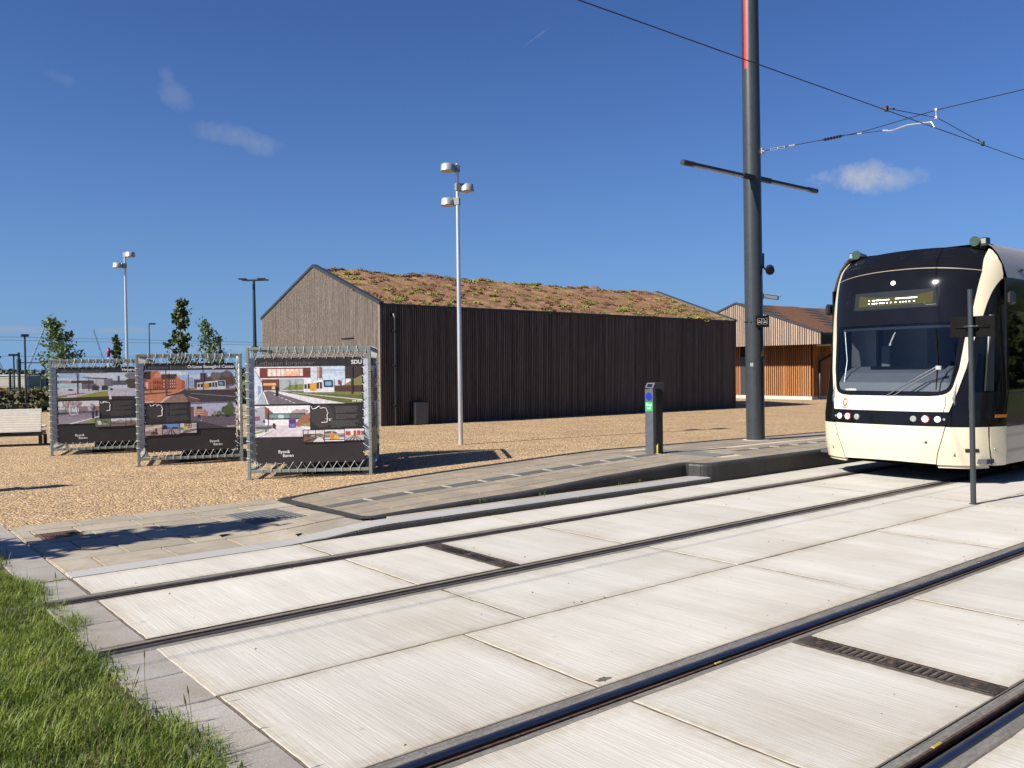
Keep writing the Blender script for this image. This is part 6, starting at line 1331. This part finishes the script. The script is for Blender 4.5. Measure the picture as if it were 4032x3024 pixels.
def broad_leaf(c, r, az, tilt, label):
    b = MB(); F = Matrix.Translation(c) @ Matrix.Rotation(az, 4, 'Z') @ Matrix.Rotation(tilt, 4, 'X'); n = 18; V = [F @ Vector((0, 0, -.012))]
    for i in range(n): a = 2 * pi * i / n; q = r * (1 + .12 * sin(5 * a)) * (1 - .35 * max(0, cos(a)) ** 8); V.append(F @ Vector((cos(a) * q, sin(a) * q, .012 * sin(3 * a))))
    b.add(V, [(0, i + 1, (i + 1) % n + 1) for i in range(n)], 0, True); b.tube([F @ Vector((0, 0, -.012)), Vector((c[0] + .02, c[1] + .02, -.05))], .004, 5); o = b.build('broad_leaf_weed', m_bigleaf); tag(o, label, 'weed')
broad_leaf((.585, 3.66, .10), .050, .4, .5, 'single pale round leaf in the grass at the left edge, higher of two'); broad_leaf((.70, 3.56, .07), .055, 2.2, -.4, 'pale round leaf in the grass near the lower left corner')
# loose stones
def pebbles(n, fn, smin, smax, m, name, seed):
    r = random.Random(seed); V = []; F = []
    for _ in range(n):
        p = fn(r)
        if p is None: continue
        s = r.uniform(smin, smax); i0 = len(V); k = 6; q = [r.uniform(.7, 1.2) for _ in range(k)]; a0 = r.uniform(0, 6)
        for j in range(k): V.append((p[0] + cos(a0 + j * pi / 3) * s * q[j], p[1] + sin(a0 + j * pi / 3) * s * q[j] * .8, p[2]))
        V.append((p[0], p[1], p[2] + s * r.uniform(.6, 1.1)))
        for j in range(k): F.append((i0 + j, i0 + (j + 1) % k, i0 + k))
    tag(mesh_np(name, V, F, m), kind='stuff')
pebbles(150, lambda r: (r.uniform(1.7, 13), r.uniform(.6, 7.7), .0), .003, .011, m_grit, 'grit', 41)
pebbles(110, lambda r: (lambda x, y: (x, y, zpav(x, y)))(r.uniform(1.3, 4.6), 10.88 - abs(r.gauss(0, .5))), .004, .010, m_pebble, 'loose_gravel', 42)
pebbles(3500, lambda r: (lambda x, y: (x, y, gz(x, y) - .006))(r.uniform(1.0, 13), 10.93 + r.random() ** 1.5 * 5.5), .007, .016, mat('gravel_pebble', (.33, .22, .11), .9, col2=(.62, .47, .29), scale=45, contrast=.5), 'gravel', 43)
pebbles(60, lambda r: (lambda x, y: (x, y, pz(x, y)))(r.uniform(4.9, 13), r.uniform(8.4, 10.6)), .003, .008, m_grit, 'grit', 44)
b = MB(); b.add([(3.29 + .05 * cos(a) * u, 3.30 + .028 * sin(a) * u, .0025) for a, u in zip(np.linspace(0, 2 * pi, 14, False), [1, .7, 1.1, .8, 1, .6, 1.2, .9, 1, .7, 1.1, .6, .9, 1.2])], [tuple(range(14))]); tag(b.build('tar_spot', m_grit), 'dark tar splash on the near concrete slab', 'stain')

wd_ = np.random.RandomState(91); n = 9000; X_ = wd_.uniform(14, 95, n); Y_ = -17 + wd_.normal(0, 2.2, n); Z_ = .1 + (6.5 + 1.6 * np.sin(X_ * .35) + .9 * np.sin(X_ * .9 + 1)) * wd_.uniform(0, 1, n) ** .65
tag(leaf_cloud('trackside_wood', np.stack([X_, Y_, Z_], 1), .42, m_leaf_m, None, 92, 0, .8), kind='stuff')
# ================================================================== FAR LEFT BACKGROUND
def strip(name, x0, y0, x1, y1, z, m): return sheet(name, x0, y0, x1, y1, z, m)
strip('road', -30, 82.5, 60, 90, -.12, m_asph); strip('path', -14, 42.0, 40, 50, -.13, m_asph)
def hedge(x0, x1, y, d, h, n, m, label, seed, leaf=.10, z0=-.1):
    r = np.random.RandomState(seed); x = r.uniform(x0, x1, n); f = .75 + .25 * np.sin(x * 1.1 + 1.7 * np.sin(x * .53)); z = z0 + h * f * r.uniform(0, 1, n) ** .8; yy = y + d * r.normal(0, .45, n)
    t = thing('hedge', label, 'hedge', ((x0 + x1) / 2, y, z0)); leaf_cloud('foliage', np.stack([x, yy, z], 1), leaf, m, t, seed)
    b = MB()
    for k in range(int((x1 - x0) / 1.2)): xx = x0 + .6 + k * 1.2; b.tube([(xx, y, z0), (xx + .1, y, z0 + h * .6)], .03, 5)
    tag(b.build('stem', m_bark, t), kind='stuff')
hedge(-4, 22, 42.6, .5, .62, 5200, m_hedge, 'low reed-like planting directly behind the white bench', 51, .09)
hedge(-4, 26, 52.0, .8, .95, 6200, mat('brown_shrub_leaf', (.06, .055, .02), .8, col2=(.14, .095, .04), scale=.5), 'brown-green shrub row beyond the grey low wall', 52, .12)
lw = tag(strip('lw', 0, 0, 1, 1, 0, m_found), None) if False else None
b = MB(); b.cbox((-6, 48.0, -.15), (26, 48.3, .26), .02); tag(b.build('low_wall', mat('grey_low_wall', (.16, .17, .17), .8, scale=2)), 'low grey wall between the planting and the shrub row', 'wall')
grass('far_lawn', 16000, (2, 34), (90, 121), .1, .3, .05, mat('far_meadow', (.07, .11, .02), .8, col2=(.14, .16, .035), scale=.2), None, 61, .6)
fb = thing('far_building', 'long grey flat building with white trim in front of the wood at the far left', 'building', (12, 124, 0))
FM = Matrix.Translation((20.8, 124, 0)) @ Matrix.Rotation(math.atan2(-.6, .8), 4, 'Z')
b = MB(); b.box((-55, 0, -.2), (0, 25, 1.55), 0, FM); b.build('wall', m_farwall, fb)
b = MB(); b.box((-55, -.1, 1.55), (.2, .1, 1.68), 0, FM); b.box((.02, -.1, -.2), (.2, .12, 1.55), 0, FM); b.build('white_trim', m_farwhite, fb)
for k in range(7): b = MB(); b.box((-45 + k * 6.5, -.06, .3), (-43 + k * 6.5, -.005, 1.0), 0, FM); b.build('window', m_glassd, fb)
fb2 = thing('far_shed', 'low dark grey shed right of the far building', 'building', (26, 130, 0))
b = MB(); b.box((21.6, 128, -.2), (34, 140, 1.3)); b.build('wall', mat('dark_shed_wall', (.07, .075, .08), .7, scale=.5), fb2)
b = MB(); b.box((21.4, 127.8, 1.3), (34.2, 140.2, 1.4)); b.build('roof', m_flash, fb2)
fr_ = np.random.RandomState(71); n = 15000; u = fr_.uniform(0, 1, n); X_ = -70 + 330 * u; Y_ = 190 + fr_.uniform(-8, 12, n) + 20 * np.sin(u * 9); top = 2.9 + .35 * np.sin(X_ * .16) + .25 * np.sin(X_ * .43 + 1) + .2 * np.sin(X_ * 1.1); Z_ = -.2 + top * fr_.uniform(0, 1, n) ** .7
tag(leaf_cloud('far_wood', np.stack([X_, Y_, Z_], 1), .40, m_forest, None, 72, 0, .8), kind='stuff')
def far_pole(base, h, r, label, arm=None, head=None, name='lamp_post', cat='lamp post', m=m_anth):
    t = thing(name, label, cat, base); x, y, z = base; b = MB(); b.tube([base, (x, y, z + h)], [r, r * .8], 8); b.build('mast', m, t)
    if head:
        b = MB()
        for dx, w in head: b.cbox((x + dx - w, y - .12, z + h - .02), (x + dx + w, y + .12, z + h + .10), .02)
        if len(head) > 1: b.tube([(x + head[0][0], y, z + h - .15), (x, y, z + h - .4), (x + head[-1][0], y, z + h - .15)], .035, 5)
        b.build('lamp_head', m, t)
    if arm: b = MB(); b.tube([(x, y, z + arm[0]), (x + arm[1], y - .4 * arm[1], z + arm[0] - .05)], .05, 6); b.tube([(x, y, z + arm[0] - .7), (x, y, z + arm[0] + .3)], r * 1.35, 8); b.build('cantilever_arm', m, t)
far_pole((13.05, 80.57, -.1), 3.6, .125, 'stout black overhead line mast at the far left with a thin arm to the right', (2.75, 9), name='line_mast', cat='mast')
far_pole((10.23, 64.97, -.1), 3.05, .06, 'thin black lamp post just left of the stout line mast', None, [(0, .32)])
far_pole((10.55, 68.6, -.1), 2.0, .10, 'short black post left of the stout mast, in front of the far building', name='bollard_post', cat='post')
far_pole((14.55, 80.0, -.1), 1.75, .09, 'black post with a white box to the right of the stout mast', None, [(-.25, .3)], name='meter_post', cat='post')
far_pole((7.35, 56.0, -.1), 2.75, .05, 'slim double-arm lamp post at the left edge of the picture', None, [(-.45, .28), (.55, .28)])
far_pole((7.55, 45.0, -.1), 3.55, .05, 'black lamp post rising behind the left post of the farthest banner cube', None, [(0, .16)])
far_pole((18.9, 78.0, -.1), 2.0, .05, 'small lamp post before the dark shed', None, [(-.2, .2)])
far_pole((13.87, 37.5, -.1), 3.28, .075, 'square-topped black post behind the pale pointed tree', name='black_post', cat='post')
far_pole((21.5, 74.0, -.1), 5.8, .05, 'tiny hooked lamp post on the skyline between the saplings', None, [(.25, .25)])
far_pole((12.15, 37.2, -.1), 3.9, .03, 'thin grey pole in the crown of the dark maple sapling', name='thin_pole', cat='pole', m=m_alu)
for k, (x, y) in enumerate([(15.3, 82), (17.0, 81), (16.2, 81.6)]): far_pole((x, y, -.1), .75, .09, ['knee-high dark bollard right of the orange box', 'knee-high dark bollard nearest the shed', 'middle knee-high dark bollard on the far road'][k], name='bollard', cat='bollard')
ob_ = thing('utility_box', 'small orange utility box beside the stout line mast', 'utility box', (11.8, 80.2, -.1)); b = MB(); b.cbox((11.6, 80, -.1), (12.0, 80.3, .36), .03); b.build('cabinet', m_oranged, ob_); b = MB(); b.cbox((11.57, 79.97, .36), (12.03, 80.33, .41), .02); b.build('lid', m_oranged, ob_)
# dark car on the far road
car = thing('parked_car', 'dark car partly visible at the left edge on the far road', 'car', (9.7, 84.0, -.11))
b = MB(); cp = [(-4.2, .3), (-4.1, .75), (-3.2, .85), (-2.5, 1.38), (-.9, 1.42), (-.25, .95), (-.02, .85), (0, .3)]
b.prism([(11.95 + x, 83.2, z - .11) for x, z in cp], (0, 1.7, 0)); b.build('body', m_carp, car)
b = MB(); b.prism([(11.95 + x, 83.19, z - .11) for x, z in [(-3.0, .9), (-2.42, 1.3), (-1.0, 1.33), (-.45, .92)]], (0, 1.72, 0)); b.build('window', m_glassd, car)
for xx in (-3.4, -.75): b = MB(); b.tube([(11.95 + xx, 83.15, .22), (11.95 + xx, 83.4, .22)], .32, 18); b.build('wheel', m_blackmat, car)
# round sign seen from the side, on a white banded post
rs = thing('round_sign', 'round purple and red sign seen nearly edge-on above the farthest banner cube', 'sign', (12.02, 48.54, 0))
b = MB(); b.tube([(12.02, 48.54, -.1), (12.02, 48.54, 2.5)], .055, 12); pst = b.build('post', m_white, rs)
b = MB()
for z in (1.9, 2.28): b.tube([(12.02, 48.54, z), (12.02, 48.54, z + .07)], .085, 12)
tag(b.build('band', m_white, pst), kind='stuff')
b = MB(); dv_ = Vector((.93, -.37, 0)); c_ = Vector((12.02, 48.54, 2.80)); b.tube([c_ - Vector((.33, .94, 0)) * .012, c_ + Vector((.33, .94, 0)) * .012], .25, 24)
b = MB(); nrm_ = Vector((.985, -.17, 0)); b.tube([c_ - nrm_ * .075, c_ - nrm_ * .06, c_ + nrm_ * .06, c_ + nrm_ * .075], [.2, .25, .25, .2], 24); b.build('sign_disc', m_magenta, rs)
# lattice arms of far cranes, thin lines
for k, (x, y, dx) in enumerate([(22.3, 150, -1.6), (24.3, 150, 1.6), (36.5, 150, -1.2)]):
    t = thing('crane_jib', ['thin lattice jib slanting left on the skyline', 'thin lattice jib slanting right on the skyline', 'thin lattice jib farthest right on the skyline'][k] , 'crane', (x * 2, 150 * 1.6, 0))
    bx, by = x * 1.7, 250.0
    b = MB()
    for o_ in (-.25, .25): b.tube([(bx + o_, by, 0), (bx + dx * 3.2 + o_ * .5, by, 13.5)], .06, 4)
    for q in range(9): b.tube([(bx - .25 + dx * 3.2 * q / 9, by, 13.5 * q / 9), (bx + .25 + dx * 3.2 * (q + 1) / 9, by, 13.5 * (q + 1) / 9)], .04, 4)
    b.build('lattice', m_steelfar, t)
for k, (za, zb) in enumerate([(5.35, 5.0), (5.05, 4.7), (3.55, 3.3)]):
    cable('far_overhead_wire', [(0, 92, za), (20, 92, za - .2), (45, 96, zb)], .022, ['topmost thin overhead wire across the far left sky', 'second thin overhead wire across the far left sky', 'lowest thin overhead wire in front of the far wood'][k], m_steelfar, 'overhead wire')
fc = thing('mesh_fence', 'thin wire fence in front of the far building', 'fence', (10, 118, 0))
for k in range(16): b = MB(); b.tube([(4 + k * 1.8, 118, -.2), (4 + k * 1.8, 118, 2.3)], .035, 5); b.build('fence_post', m_anth, fc)
b = MB()
for z in (.3, 1.2, 2.2): b.tube([(4, 118, z), (31, 118, z)], .02, 4)
tag(b.build('fence_wire', m_anth, fc), kind='stuff')
